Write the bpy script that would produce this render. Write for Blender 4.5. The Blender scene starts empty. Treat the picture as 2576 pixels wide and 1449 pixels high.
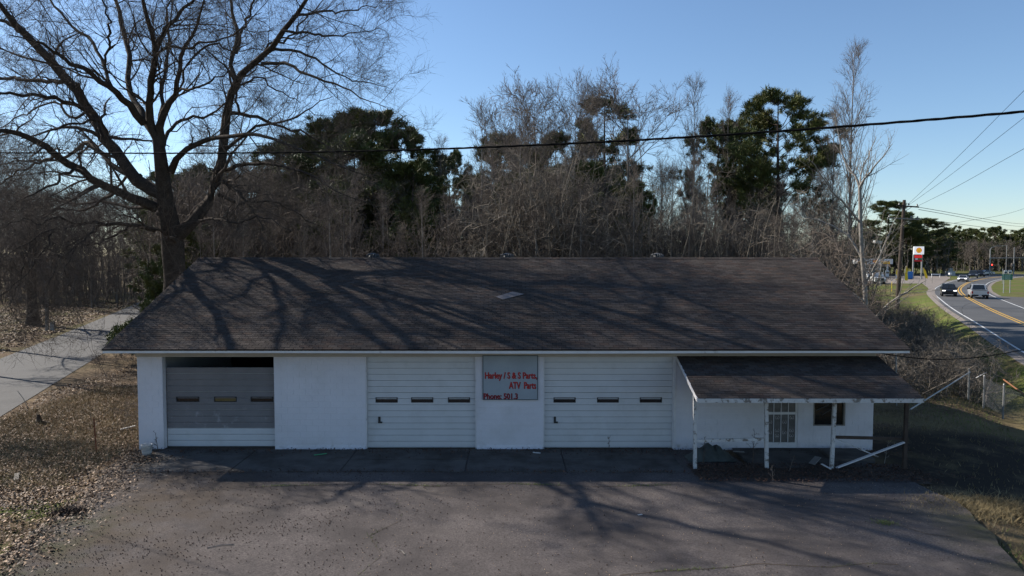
import bpy, bmesh, math, random
import numpy as np
from mathutils import Vector, Matrix
from mathutils.geometry import tessellate_polygon

# ------------------------------------------------------------------ camera, sky, sun, exposure
S = bpy.context.scene
COL = S.collection
CAM_H = 6.45
FPX = 1780.0                     # focal length in pixels of the 2576 px wide photograph
PITCH = math.atan2(84.5, FPX)
cam = bpy.data.cameras.new('camera'); cam.sensor_width = 36.0; cam.lens = 36.0*FPX/2576.0
cam.clip_start = 0.2; cam.clip_end = 6000
camo = bpy.data.objects.new('camera', cam); COL.objects.link(camo)
camo.location = (0, 0, CAM_H); camo.rotation_euler = (math.pi/2-PITCH, 0, 0)
S.camera = camo
SUN_AZ = math.radians(61.2); SUN_EL = math.radians(32.4)      # azimuth to the left of the view
world = bpy.data.worlds.new('World'); S.world = world; world.use_nodes = True
wn = world.node_tree.nodes; wl = world.node_tree.links
sky = wn.new('ShaderNodeTexSky'); sky.sky_type = 'NISHITA'; sky.sun_disc = False
sky.sun_elevation = SUN_EL; sky.sun_rotation = -SUN_AZ
sky.altitude = 100; sky.air_density = 1.0; sky.dust_density = 0.2; sky.ozone_density = 4.2
wl.new(sky.outputs[0], wn['Background'].inputs[0]); wn['Background'].inputs[1].default_value = 0.09
sd = bpy.data.lights.new('sun', 'SUN'); sd.energy = 5.0; sd.angle = math.radians(0.45); sd.color = (1.0, 0.93, 0.84)
so = bpy.data.objects.new('sun', sd); COL.objects.link(so)
sunv = Vector((-math.sin(SUN_AZ)*math.cos(SUN_EL), math.cos(SUN_AZ)*math.cos(SUN_EL), math.sin(SUN_EL)))
so.rotation_euler = sunv.to_track_quat('Z', 'Y').to_euler(); so.location = (-40, 40, 60)
S.view_settings.view_transform = 'Standard'; S.view_settings.look = 'None'
S.view_settings.exposure = 0.78; S.view_settings.gamma = 1.0; S.view_settings.use_curve_mapping = False

R0 = random.Random(7)
NR = np.random.default_rng(11)

def ray(x, y):
    u = (x-1288)/FPX; v = -(y-724.5)/FPX; c, s = math.cos(PITCH), math.sin(PITCH)
    return (u, c+v*s, -s+v*c)
def P(x, y, Y):                       # the world point at distance Y seen at a measured spot
    d = ray(x, y); t = Y/d[1]; return (d[0]*t, Y, CAM_H+d[2]*t)
def G(x, y, z=0.0):                   # the world point at height z
    d = ray(x, y); t = (z-CAM_H)/d[2]; return (d[0]*t, d[1]*t, z)

# ------------------------------------------------------------------ materials
MATS = {}
def mat(name, col, rough=0.85, var=0.25, scale=2.0, bump=0.0, bscale=40.0, metal=0.0, tint=False,
        spec=0.3, col2=None, trans=0.0, fine=0.0, fscale=60.0):
    m = bpy.data.materials.new(name); m.use_nodes = True; MATS[name] = m
    nt = m.node_tree; n = nt.nodes; l = nt.links; b = n['Principled BSDF']
    b.inputs['Roughness'].default_value = rough; b.inputs['Metallic'].default_value = metal
    b.inputs['Specular IOR Level'].default_value = spec
    geo = n.new('ShaderNodeNewGeometry')
    no = n.new('ShaderNodeTexNoise'); no.inputs['Scale'].default_value = scale; no.inputs['Detail'].default_value = 6
    no.inputs['Roughness'].default_value = 0.6
    l.new(geo.outputs['Position'], no.inputs['Vector'])
    mr = n.new('ShaderNodeMapRange'); mr.inputs[1].default_value = 0.3; mr.inputs[2].default_value = 0.7
    l.new(no.outputs['Fac'], mr.inputs[0])
    mx = n.new('ShaderNodeMix'); mx.data_type = 'RGBA'
    c2 = col2 if col2 else tuple(c*(1+var) for c in col)
    c1 = col if col2 else tuple(c*(1-var) for c in col)
    mx.inputs[6].default_value = (*c1, 1); mx.inputs[7].default_value = (*c2, 1)
    l.new(mr.outputs[0], mx.inputs[0]); out = mx.outputs[2]
    if fine > 0:
        nf = n.new('ShaderNodeTexNoise'); nf.inputs['Scale'].default_value = fscale; nf.inputs['Detail'].default_value = 3
        l.new(geo.outputs['Position'], nf.inputs['Vector'])
        mf = n.new('ShaderNodeMapRange'); mf.inputs[1].default_value = 0.3; mf.inputs[2].default_value = 0.7
        mf.inputs[3].default_value = 1-fine; mf.inputs[4].default_value = 1+fine
        l.new(nf.outputs['Fac'], mf.inputs[0])
        vm = n.new('ShaderNodeVectorMath'); vm.operation = 'SCALE'; l.new(out, vm.inputs[0]); l.new(mf.outputs[0], vm.inputs['Scale'])
        out = vm.outputs[0]
    if tint:
        at = n.new('ShaderNodeAttribute'); at.attribute_name = 'tint'
        vm = n.new('ShaderNodeVectorMath'); vm.operation = 'MULTIPLY'
        l.new(out, vm.inputs[0]); l.new(at.outputs['Color'], vm.inputs[1]); out = vm.outputs[0]
    l.new(out, b.inputs['Base Color'])
    if bump > 0:
        nb = n.new('ShaderNodeTexNoise'); nb.inputs['Scale'].default_value = bscale; nb.inputs['Detail'].default_value = 4
        l.new(geo.outputs['Position'], nb.inputs['Vector'])
        bp = n.new('ShaderNodeBump'); bp.inputs['Strength'].default_value = bump; bp.inputs['Distance'].default_value = 0.02
        l.new(nb.outputs['Fac'], bp.inputs['Height']); l.new(bp.outputs[0], b.inputs['Normal'])
    if trans > 0:
        b.inputs['Transmission Weight'].default_value = trans
    return m

def emis(m, col, s):
    b = m.node_tree.nodes['Principled BSDF']
    b.inputs['Emission Color'].default_value = (*col, 1); b.inputs['Emission Strength'].default_value = s
    return m

def mask_box(nt, lo, hi, axis, soft):
    """0..1 ramp along a world axis"""
    pass

def layered(m, layers):
    """mix further colours over the base colour; each layer = (colour, scale, lo, hi, ((axis, a, b), ...), amount)"""
    nt = m.node_tree; n = nt.nodes; l = nt.links; b = n['Principled BSDF']
    src = b.inputs['Base Color'].links[0].from_socket
    geo = n.new('ShaderNodeNewGeometry'); sep = n.new('ShaderNodeSeparateXYZ'); l.new(geo.outputs['Position'], sep.inputs[0])
    for k, (c, sc, lo, hi, ramps, amt) in enumerate(layers):
        no = n.new('ShaderNodeTexNoise'); no.inputs['Scale'].default_value = sc; no.inputs['Detail'].default_value = 7
        no.inputs['Roughness'].default_value = 0.65
        ad = n.new('ShaderNodeVectorMath'); ad.operation = 'ADD'; ad.inputs[1].default_value = (13.7*k, 5.1*k, 3.3*k)
        l.new(geo.outputs['Position'], ad.inputs[0]); l.new(ad.outputs[0], no.inputs['Vector'])
        mr = n.new('ShaderNodeMapRange'); mr.inputs[1].default_value = lo; mr.inputs[2].default_value = hi; mr.inputs[4].default_value = amt
        l.new(no.outputs['Fac'], mr.inputs[0]); fac = mr.outputs[0]
        for ax, a, bb in ramps:
            r = n.new('ShaderNodeMapRange'); r.interpolation_type = 'SMOOTHSTEP'
            if a < bb:
                r.inputs[1].default_value = a; r.inputs[2].default_value = bb
            else:
                r.inputs[1].default_value = bb; r.inputs[2].default_value = a; r.inputs[3].default_value = 1; r.inputs[4].default_value = 0
            l.new(sep.outputs[ax], r.inputs[0])
            mu = n.new('ShaderNodeMath'); mu.operation = 'MULTIPLY'; l.new(fac, mu.inputs[0]); l.new(r.outputs[0], mu.inputs[1]); fac = mu.outputs[0]
        mx = n.new('ShaderNodeMix'); mx.data_type = 'RGBA'; l.new(fac, mx.inputs[0]); l.new(src, mx.inputs[6]); mx.inputs[7].default_value = (*c, 1)
        src = mx.outputs[2]
    l.new(src, b.inputs['Base Color'])
    return m

mat('shingle', (0.064, 0.053, 0.047), 0.95, 0.16, 0.7, 0.5, 120, tint=True, fine=0.22, fscale=45, spec=0.1)
layered(MATS['shingle'], [((0.035, 0.032, 0.03), 0.5, 0.5, 0.75, (), 0.5)])
mat('white_paint', (0.64, 0.62, 0.64), 0.7, 0.05, 0.8, 0.25, 60, fine=0.04)
layered(MATS['white_paint'], [((0.30, 0.27, 0.24), 2.2, 0.52, 0.8, ((2, 0.45, 0.0),), 0.7), ((0.45, 0.43, 0.40), 0.9, 0.5, 0.75, (), 0.4), ((0.38, 0.33, 0.27), 6.0, 0.56, 0.72, ((2, 0.32, 0.05),), 0.8)])
mat('trim_paint', (0.62, 0.60, 0.59), 0.65, 0.08, 3, 0.1, 50)
layered(MATS['trim_paint'], [((0.22, 0.19, 0.16), 4.0, 0.60, 0.74, (), 0.6)])
mat('frieze_paint', (0.40, 0.36, 0.31), 0.75, 0.08, 2, 0.1, 50)
mat('peeling_paint', (0.5, 0.49, 0.47), 0.75, 0.12, 5, 0.3, 50)
layered(MATS['peeling_paint'], [((0.12, 0.095, 0.07), 7.0, 0.53, 0.6, (), 0.85)])
mat('door_white', (0.55, 0.55, 0.55), 0.5, 0.05, 1.2, 0.0, fine=0.02)
layered(MATS['door_white'], [((0.36, 0.35, 0.32), 1.6, 0.52, 0.8, (), 0.4)])
mat('door_grey', (0.178, 0.168, 0.170), 0.6, 0.12, 1.5, 0.0, fine=0.05)
layered(MATS['door_grey'], [((0.42, 0.42, 0.42), 3.2, 0.56, 0.66, ((2, 1.5, 1.0),), 0.5)])
mat('dark_metal', (0.05, 0.05, 0.05), 0.5, 0.2, 5, metal=0.4)
mat('rubber', (0.02, 0.02, 0.02), 0.8, 0.2, 5)
mat('grey_metal', (0.32, 0.33, 0.34), 0.45, 0.12, 4, metal=0.6)
mat('galvanised', (0.252, 0.252, 0.245), 0.5, 0.15, 6, metal=0.5)
mat('rust', (0.16, 0.06, 0.03), 0.9, 0.3, 10, 0.3)
mat('window_glass', (0.012, 0.013, 0.014), 0.12, 0.1, 3, spec=0.6)
mat('amber_pane', (0.12, 0.085, 0.03), 0.3, 0.25, 4, spec=0.5)
mat('curtained_glass', (0.13, 0.125, 0.12), 0.3, 0.3, 6, spec=0.5)
mat('interior', (0.05, 0.045, 0.04), 0.9, 0.2, 2)
mat('sign_face', (0.30, 0.335, 0.36), 0.5, 0.08, 1.6, 0.03, fine=0.02)
mat('sign_frame', (0.05, 0.075, 0.085), 0.6, 0.2, 5)
mat('red_letter', (0.42, 0.022, 0.02), 0.5, 0.1, 6)
mat('dark_red_letter', (0.23, 0.01, 0.02), 0.5, 0.1, 6)
mat('letter_shadow', (0.05, 0.02, 0.025), 0.6, 0.1, 6)
mat('concrete', (0.09, 0.08325, 0.0765), 0.9, 0.15, 1.4, 0.5, 50, fine=0.12)
layered(MATS['concrete'], [((0.04, 0.034, 0.03), 1.1, 0.42, 0.62, (), 0.85)])
mat('asphalt', (0.108, 0.093, 0.087), 0.95, 0.13, 0.55, 1.0, 70, fine=0.38, fscale=26, spec=0.15)
layered(MATS['asphalt'], [
    ((0.055, 0.048, 0.046), 0.35, 0.42, 0.6, (), 0.8),
    ((0.04, 0.035, 0.034), 2.6, 0.60, 0.72, (), 0.6),
    ((0.156, 0.135, 0.12), 0.8, 0.56, 0.75, (), 0.5),
    ((0.078, 0.057, 0.039), 0.9, 0.36, 0.60, ((0, -5.0, -9.5),), 0.7),
    ((0.045, 0.051, 0.018), 1.3, 0.42, 0.62, ((0, -8.2, -10.8), (1, 18.5, 16.5)), 0.8),
    ((0.045, 0.051, 0.018), 1.0, 0.38, 0.60, ((0, 9.0, 11.6), (1, 18.6, 16.8)), 0.8)])
mat('street_asphalt', (0.07905, 0.07641, 0.07378), 0.9, 0.08, 0.6, 0.4, 70, fine=0.08)
mat('highway_asphalt', (0.0806, 0.0806, 0.0806), 0.85, 0.1, 0.4, 0.3, 60, fine=0.06)
layered(MATS['street_asphalt'], [((0.055, 0.052, 0.05), 0.5, 0.5, 0.68, (), 0.6), ((0.13, 0.12, 0.11), 1.6, 0.58, 0.7, (), 0.4)])
layered(MATS['highway_asphalt'], [((0.05, 0.05, 0.052), 0.12, 0.48, 0.62, (), 0.6), ((0.11, 0.108, 0.105), 0.5, 0.56, 0.7, (), 0.4)])
mat('paint_white', (0.525, 0.525, 0.511), 0.7, 0.08, 2)
mat('paint_yellow', (0.54, 0.315, 0.045), 0.7, 0.08, 2)
mat('gravel', (0.204, 0.174, 0.15), 0.95, 0.2, 1.5, 0.5, 30, fine=0.2, fscale=15)
mat('soil', (0.06, 0.045, 0.034), 1, 0.3, 3, 0.8, 30, fine=0.3)
mat('ground', (0.1125, 0.081, 0.0525), 1.0, 0.35, 0.8, 1.0, 14, fine=0.35, fscale=7, spec=0.05)
layered(MATS['ground'], [
    ((0.1716, 0.1365, 0.0663), 0.35, 0.40, 0.62, ((0, 9, 14),), 0.9),
    ((0.085, 0.115, 0.025), 0.16, 0.36, 0.56, ((0, 19, 27),), 0.85),
    ((0.035, 0.029, 0.023), 0.6, 0.28, 0.5, ((0, 11, 12.5), (0, 28, 22), (1, 27, 25), (1, 18, 19)), 0.95),  # building's shade painted into the ground colour right of the garage
    ((0.0663, 0.0897, 0.0195), 0.6, 0.47, 0.60, ((0, -9, -11), (1, 21.5, 19), (1, 14, 15.5)), 0.9),
    ((0.2106, 0.156, 0.0936), 0.8, 0.55, 0.66, ((0, -18, -20), (1, 25, 30)), 0.7),
    ((0.078, 0.0936, 0.0273), 0.25, 0.45, 0.62, ((0, -20, -30),), 0.5)])
mat('water', (0.03, 0.04, 0.05), 0.05, 0.1, 2, 0.05, 6, spec=0.9)
mat('bark', (0.052, 0.042, 0.034), 0.95, 0.35, 3.5, 0.6, 25, spec=0.1, fine=0.3, fscale=30)
mat('twig', (0.085, 0.068, 0.056), 0.9, 0.3, 2.0, spec=0.15)
mat('grey_bark', (0.152, 0.132, 0.112), 0.9, 0.25, 3, 0.4, 25, spec=0.15)
mat('grey_twig', (0.1344, 0.112, 0.096), 0.85, 0.3, 1.2, spec=0.2)
mat('pale_bark', (0.2203, 0.202, 0.1775), 0.85, 0.3, 5, 0.3, 25, spec=0.2)
mat('pine_bark', (0.07, 0.052, 0.042), 0.95, 0.3, 4, 0.5, 25, spec=0.1)
mat('needles', (0.045, 0.068, 0.022), 0.6, 0.4, 0.6, tint=True, spec=0.3, col2=(0.10, 0.115, 0.035))
mat('privet', (0.05, 0.075, 0.018), 0.6, 0.4, 1.5, tint=True, spec=0.3, col2=(0.10, 0.115, 0.03))
mat('brush', (0.1209, 0.103, 0.08424), 0.85, 0.3, 0.35, spec=0.15, col2=(0.2028, 0.1755, 0.1404), tint=True)
mat('red_brush', (0.108, 0.084, 0.0672), 0.85, 0.3, 0.35, spec=0.15, col2=(0.172, 0.14, 0.112), tint=True)
mat('leaf_litter', (0.24, 0.164, 0.1), 0.7, 0.25, 1.0, tint=True, spec=0.35)
mat('dead_grass', (0.216, 0.168, 0.088), 0.8, 0.3, 0.8, tint=True, spec=0.2)
mat('green_grass', (0.1215, 0.164, 0.03645), 0.8, 0.3, 0.8, tint=True, spec=0.2)
mat('debris_dark', (0.045, 0.03, 0.024), 0.9, 0.4, 8, tint=True)
mat('cable_black', (0.010, 0.010, 0.010), 0.95, 0.2, 5, spec=0.02)
mat('vent_metal', (0.10, 0.10, 0.10), 0.6, 0.15, 6, metal=0.2)
mat('pole_wood', (0.06, 0.045, 0.036), 0.9, 0.3, 4, 0.3, 20)
mat('grey_wood', (0.231, 0.21, 0.182), 0.9, 0.2, 4)
mat('white_plastic', (0.465, 0.45, 0.42), 0.5, 0.1, 5)
mat('litter_white', (0.55, 0.53, 0.50), 0.7, 0.15, 9)
mat('green_strip', (0.05, 0.30, 0.14), 0.6, 0.1, 5)
mat('orange_pipe', (0.20, 0.085, 0.035), 0.6, 0.2, 5)
for nm, c in (('car_black', (0.012, 0.013, 0.015)), ('car_white', (0.5, 0.5, 0.5)), ('car_silver', (0.42, 0.43, 0.45)), ('car_navy', (0.03, 0.04, 0.06))):
    mm = mat(nm, c, 0.28, 0.03, 1.0, metal=0.15, spec=0.5); mm.node_tree.nodes['Principled BSDF'].inputs['Coat Weight'].default_value = 0.6
mat('car_glass', (0.015, 0.018, 0.02), 0.06, 0.05, 1, spec=0.8)
mat('car_trim', (0.02, 0.02, 0.02), 0.6, 0.1, 4)
mat('rim_metal', (0.4, 0.4, 0.41), 0.3, 0.1, 4, metal=0.8)
emis(mat('headlight_lit', (0.8, 0.8, 0.78), 0.2, 0.02, 4), (1, 0.97, 0.9), 1.2)
mat('headlight', (0.6, 0.6, 0.6), 0.15, 0.05, 4)
mat('tail_light', (0.35, 0.01, 0.01), 0.3, 0.1, 4)
mat('plate', (0.6, 0.6, 0.6), 0.5, 0.05, 5)
mat('sign_green', (0.0, 0.16, 0.085), 0.5, 0.05, 2)
mat('sign_white', (0.64, 0.64, 0.64), 0.5, 0.03, 2)
mat('sign_red', (0.62, 0.015, 0.02), 0.5, 0.05, 2)
mat('sign_yellow', (0.85, 0.46, 0.02), 0.5, 0.05, 2)
mat('led_green', (0.1, 0.5, 0.12), 0.5, 0.05, 2)
mat('flag_yellow', (0.82, 0.55, 0.03), 0.7, 0.1, 2)
mat('blue_paint', (0.03, 0.16, 0.45), 0.5, 0.1, 2)
mat('shield_dark', (0.06, 0.07, 0.08), 0.6, 0.1, 4)
emis(mat('signal_red', (0.6, 0.02, 0.02), 0.3, 0.02, 4), (1, 0.05, 0.03), 4.0)

# ------------------------------------------------------------------ helpers
def tag(o, label=None, cat=None, group=None, kind=None):
    if label: o['label'] = label
    if cat: o['category'] = cat
    if group: o['group'] = group
    if kind: o['kind'] = kind
    return o

def thing(name, label, cat, loc=(0, 0, 0), rz=0.0, group=None):
    o = bpy.data.objects.new(name, None); COL.objects.link(o); o.location = loc; o.rotation_euler = (0, 0, rz)
    o.empty_display_size = 0.2
    return tag(o, label, cat, group)

class MB:
    """collects shapes; built as ONE mesh object"""
    def __init__(s): s.v = []; s.f = []; s.t = []
    def _add(s, v, f, tint=None):
        b = len(s.v); s.v += [tuple(p) for p in v]; s.f += [tuple(i+b for i in q) for q in f]
        s.t += [tint]*len(f); return s
    def box(s, x0, x1, y0, y1, z0, z1, tint=None):
        v = [(x0, y0, z0), (x1, y0, z0), (x1, y1, z0), (x0, y1, z0), (x0, y0, z1), (x1, y0, z1), (x1, y1, z1), (x0, y1, z1)]
        return s._add(v, [(0, 3, 2, 1), (4, 5, 6, 7), (0, 1, 5, 4), (1, 2, 6, 5), (2, 3, 7, 6), (3, 0, 4, 7)], tint)
    def hexa(s, v, tint=None):
        return s._add(v, [(0, 3, 2, 1), (4, 5, 6, 7), (0, 1, 5, 4), (1, 2, 6, 5), (2, 3, 7, 6), (3, 0, 4, 7)], tint)
    def beam(s, a, b, w, h, up=(0, 0, 1)):
        a = Vector(a); b = Vector(b); d = (b-a).normalized(); upv = Vector(up)
        sd = d.cross(upv)
        if sd.length < 1e-4: sd = d.cross(Vector((0, 1, 0)))
        sd.normalize(); u = sd.cross(d).normalized(); sd *= w/2; u *= h/2
        v = [a-sd-u, a+sd-u, b+sd-u, b-sd-u, a-sd+u, a+sd+u, b+sd+u, b-sd+u]
        return s.hexa(v)
    def tube(s, pts, r, k=8, cap=True):
        pts = [Vector(p) for p in pts]; n = len(pts)
        rs = r if isinstance(r, (list, tuple)) else [r]*n
        v = []; f = []
        for i, p in enumerate(pts):
            d = (pts[min(i+1, n-1)]-pts[max(i-1, 0)]).normalized()
            a = d.cross(Vector((0.13, 0.21, 1)) if abs(d.z) < 0.95 else Vector((0, 1, 0.1))).normalized(); b = d.cross(a)
            for j in range(k):
                t = 2*math.pi*j/k; v.append(p+(a*math.cos(t)+b*math.sin(t))*rs[i])
        for i in range(n-1):
            for j in range(k):
                f.append((i*k+j, i*k+(j+1) % k, (i+1)*k+(j+1) % k, (i+1)*k+j))
        if cap: f.append(tuple(range(k-1, -1, -1))); f.append(tuple((n-1)*k+j for j in range(k)))
        return s._add(v, f)
    def lathe(s, prof, c=(0, 0, 0), k=16):
        v = []; f = []; n = len(prof)
        for r, z in prof:
            for j in range(k):
                t = 2*math.pi*j/k; v.append((c[0]+r*math.cos(t), c[1]+r*math.sin(t), c[2]+z))
        for i in range(n-1):
            for j in range(k):
                f.append((i*k+j, i*k+(j+1) % k, (i+1)*k+(j+1) % k, (i+1)*k+j))
        return s._add(v, f)
    def prism(s, poly, x0, x1, ax='x'):
        """poly in (y,z) extruded along x (or (x,z) along y)"""
        n = len(poly)
        mk = (lambda t, p: (t, p[0], p[1])) if ax == 'x' else ((lambda t, p: (p[0], t, p[1])) if ax == 'y' else (lambda t, p: (p[0], p[1], t)))
        v = [mk(x0, p) for p in poly]+[mk(x1, p) for p in poly]
        tri = tessellate_polygon([[Vector((p[0], p[1], 0)) for p in poly]])
        f = [tuple(t) for t in tri]+[tuple(n+i for i in reversed(t)) for t in tri]
        f += [(i, (i+1) % n, n+(i+1) % n, n+i) for i in range(n)]
        return s._add(v, f)
    def mesh(s, name, m, off=(0, 0, 0), smooth=False, recalc=True):
        me = bpy.data.meshes.new(name)
        ox, oy, oz = off
        me.from_pydata([(p[0]-ox, p[1]-oy, p[2]-oz) for p in s.v], [], s.f)
        me.materials.append(MATS[m] if isinstance(m, str) else m)
        if any(t is not None for t in s.t):
            at = me.attributes.new('tint', 'FLOAT_COLOR', 'FACE')
            at.data.foreach_set('color', np.array([(t, t, t, 1) if isinstance(t, (int, float)) else ((*t, 1) if t else (1, 1, 1, 1)) for t in s.t], dtype=np.float32).ravel())
        if recalc:
            bm = bmesh.new(); bm.from_mesh(me); bmesh.ops.recalc_face_normals(bm, faces=bm.faces); bm.to_mesh(me); bm.free()
        if smooth: me.polygons.foreach_set('use_smooth', [True]*len(me.polygons))
        me.update(); return me
    def build(s, name, m, parent=None, off=None, smooth=False, loc=None):
        if off is None:
            r = parent
            off = (0, 0, 0)
            if r is not None:
                while r.parent: r = r.parent
                off = tuple(r.location) if r.rotation_euler.z == 0 else (0, 0, 0)
        o = bpy.data.objects.new(name, s.mesh(name, m, off, smooth)); COL.objects.link(o)
        if parent: o.parent = parent
        if loc: o.location = loc
        return o

def copy_tree(o, parent=None):
    c = o.copy(); COL.objects.link(c); c.parent = parent
    for ch in KIDS.get(o.name, []):
        copy_tree(ch, c)
    return c
KIDS = {}
def index_kids(o):
    KIDS[o.name] = list(o.children)
    for ch in o.children: index_kids(ch)

def np_mesh(name, verts, faces, m, tint=None, smooth=False):
    """verts (n,3), faces (k,3) or (k,4)"""
    me = bpy.data.meshes.new(name); verts = np.ascontiguousarray(verts, dtype=np.float32); faces = np.ascontiguousarray(faces, dtype=np.int32)
    k = faces.shape[1]
    me.vertices.add(len(verts)); me.vertices.foreach_set('co', verts.ravel())
    me.loops.add(faces.size); me.loops.foreach_set('vertex_index', faces.ravel())
    me.polygons.add(len(faces)); me.polygons.foreach_set('loop_start', np.arange(0, faces.size, k, dtype=np.int32))
    me.materials.append(MATS[m])
    if tint is not None:
        at = me.attributes.new('tint', 'FLOAT_COLOR', 'FACE')
        t = np.ones((len(faces), 4), dtype=np.float32); t[:, :3] = tint if np.ndim(tint) == 2 else np.repeat(np.asarray(tint)[:, None], 3, 1)
        at.data.foreach_set('color', t.ravel())
    me.update(calc_edges=True)
    if smooth: me.polygons.foreach_set('use_smooth', np.ones(len(faces), dtype=bool))
    return me
def np_obj(name, me, parent=None, loc=(0, 0, 0)):
    o = bpy.data.objects.new(name, me); COL.objects.link(o); o.parent = parent; o.location = loc; return o

def struct(name, mb_or_me, m=None, **kw):
    o = mb_or_me.build(name, m, None, (0, 0, 0)) if isinstance(mb_or_me, MB) else np_obj(name, mb_or_me)
    o['kind'] = 'structure'; return o

def text_mesh(body, x0, x1, z0, z1, y, depth, bold=0.0, char=1.0):
    cu = bpy.data.curves.new('t', 'FONT'); cu.body = body; cu.size = 1; cu.extrude = 0.02; cu.offset = bold; cu.space_character = char
    cu.resolution_u = 3
    o = bpy.data.objects.new('t', cu); COL.objects.link(o)
    dg = bpy.context.evaluated_depsgraph_get(); dg.update()
    me = bpy.data.meshes.new_from_object(o.evaluated_get(dg)); bpy.data.objects.remove(o)
    co = np.zeros(len(me.vertices)*3, dtype=np.float32); me.vertices.foreach_get('co', co); co = co.reshape(-1, 3)
    mn = co.min(0); mx = co.max(0); u = (co-mn)/np.maximum(mx-mn, 1e-6)
    out = np.stack([x0+u[:, 0]*(x1-x0), y-u[:, 2]*depth, z0+u[:, 1]*(z1-z0)], 1)
    me.vertices.foreach_set('co', out.astype(np.float32).ravel()); me.update()
    return me

# ---- branches, vectorised
def tubes_arr(Pn, Rn, k):
    n, m, _ = Pn.shape
    d = np.zeros_like(Pn); d[:, 1:-1] = Pn[:, 2:]-Pn[:, :-2]; d[:, 0] = Pn[:, 1]-Pn[:, 0]; d[:, -1] = Pn[:, -1]-Pn[:, -2]
    d /= np.linalg.norm(d, axis=2, keepdims=True)+1e-9
    ref = np.broadcast_to(np.array([0.31, 0.17, 0.93]), d.shape).copy()
    a = np.cross(d, ref); a /= np.linalg.norm(a, axis=2, keepdims=True)+1e-9; b = np.cross(d, a)
    th = np.arange(k)*2*np.pi/k
    v = Pn[:, :, None, :]+(a[:, :, None, :]*np.cos(th)[None, None, :, None]+b[:, :, None, :]*np.sin(th)[None, None, :, None])*Rn[:, :, None, None]
    idx = np.arange(n*m*k).reshape(n, m, k); nx = np.roll(idx, -1, axis=2)
    f = np.stack([idx[:, :-1], nx[:, :-1], nx[:, 1:], idx[:, 1:]], -1).reshape(-1, 4)
    return v.reshape(-1, 3), f
def join(arrs):
    vs = []; fs = []; b = 0
    for v, f in arrs: vs.append(v); fs.append(f+b); b += len(v)
    return np.concatenate(vs), np.concatenate(fs)
def unit(v): return v/(np.linalg.norm(v, axis=-1, keepdims=True)+1e-9)
def grow(rng, Pp, Rp, n, t0, t1, ang, length, m, rf=0.55, tip=0.25, up=0.15, curl=0.18, rmin=0.003, taper_len=0.6, side=None, upk=0.12):
    N, M, _ = Pp.shape
    t = rng.uniform(t0, t1, (N, n)); s = t*(M-1); i = np.minimum(s.astype(int), M-2); fr = (s-i)[..., None]
    ii = np.arange(N)[:, None]
    pos = Pp[ii, i]*(1-fr)+Pp[ii, i+1]*fr; tan = unit(Pp[ii, i+1]-Pp[ii, i])
    rr = Rp[ii, i]*(1-fr[..., 0])+Rp[ii, i+1]*fr[..., 0]
    pos = pos.reshape(-1, 3); tan = tan.reshape(-1, 3); rr = rr.ravel(); t = t.ravel(); K = len(rr)
    rnd = rng.normal(size=(K, 3)); perp = unit(rnd-tan*(rnd*tan).sum(1, keepdims=True))
    if side is not None: perp = unit(perp*np.array(side))
    a = np.radians(ang)*rng.uniform(0.7, 1.3, K)[:, None]
    d = unit(tan*np.cos(a)+perp*np.sin(a)+np.array([0, 0, up]))
    L = length*rng.uniform(0.45, 1.25, K)*(1-taper_len*t)
    r0 = np.maximum(rr*rf*rng.uniform(0.6, 1.0, K), rmin)
    step = (L/(m-1))[:, None]; out = np.zeros((K, m, 3)); out[:, 0] = pos; dd = d.copy()
    for q in range(1, m):
        dd = unit(dd+rng.normal(size=(K, 3))*curl+np.array([0, 0, up*upk])); out[:, q] = out[:, q-1]+dd*step
    rad = r0[:, None]*np.linspace(1, tip, m)[None, :]
    return out, np.maximum(rad, rmin*0.5)

def smooth_line(pts, rad, m, rng=None, wig=0.0):
    pts = np.array(pts, float); rad = np.array(rad, float)
    s = np.concatenate([[0], np.cumsum(np.linalg.norm(np.diff(pts, axis=0), axis=1))]); n = len(pts)
    tang = np.gradient(pts, s, axis=0)
    q = np.linspace(0, s[-1], m); i = np.clip(np.searchsorted(s, q)-1, 0, n-2); h = (s[i+1]-s[i]); u = ((q-s[i])/h)[:, None]; h = h[:, None]
    out = (2*u**3-3*u**2+1)*pts[i]+(u**3-2*u**2+u)*h*tang[i]+(-2*u**3+3*u**2)*pts[i+1]+(u**3-u**2)*h*tang[i+1]
    if rng is not None and wig > 0:
        w = rng.normal(size=out.shape)*wig; w[0] = 0; out = out+w
    return out, np.interp(q, s, rad)

# ------------------------------------------------------------------ terrain
ROADC = np.array([(-6, -60), (8, -20), (20, 9), (33, 37.5), (45.8, 63.3), (51.8, 75.5), (61.2, 93.6), (70, 109.9), (78.5, 124), (90, 141), (107, 164), (124, 184), (141, 201)], float)
def resample(poly, st):
    s = np.concatenate([[0], np.cumsum(np.linalg.norm(np.diff(poly, axis=0), axis=1))]); t = np.gradient(poly, s, axis=0)
    q = np.arange(0, s[-1], st); i = np.clip(np.searchsorted(s, q)-1, 0, len(poly)-2); h = s[i+1]-s[i]; u = ((q-s[i])/h)[:, None]; h = h[:, None]
    return (2*u**3-3*u**2+1)*poly[i]+(u**3-2*u**2+u)*h*t[i]+(-2*u**3+3*u**2)*poly[i+1]+(u**3-u**2)*h*t[i+1]
RC = resample(ROADC, 2.0)
RT = unit(np.gradient(RC, axis=0)); RN = np.stack([-RT[:, 1], RT[:, 0]], 1)     # left of travel away from camera
def road_d(x, y):
    """signed distance to the road centre, positive on the left"""
    p = np.stack([x, y], -1); d2 = ((p[..., None, :]-RC[::2])**2).sum(-1); i = d2.argmin(-1)*2
    return ((p-RC[i])*RN[i]).sum(-1)
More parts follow.
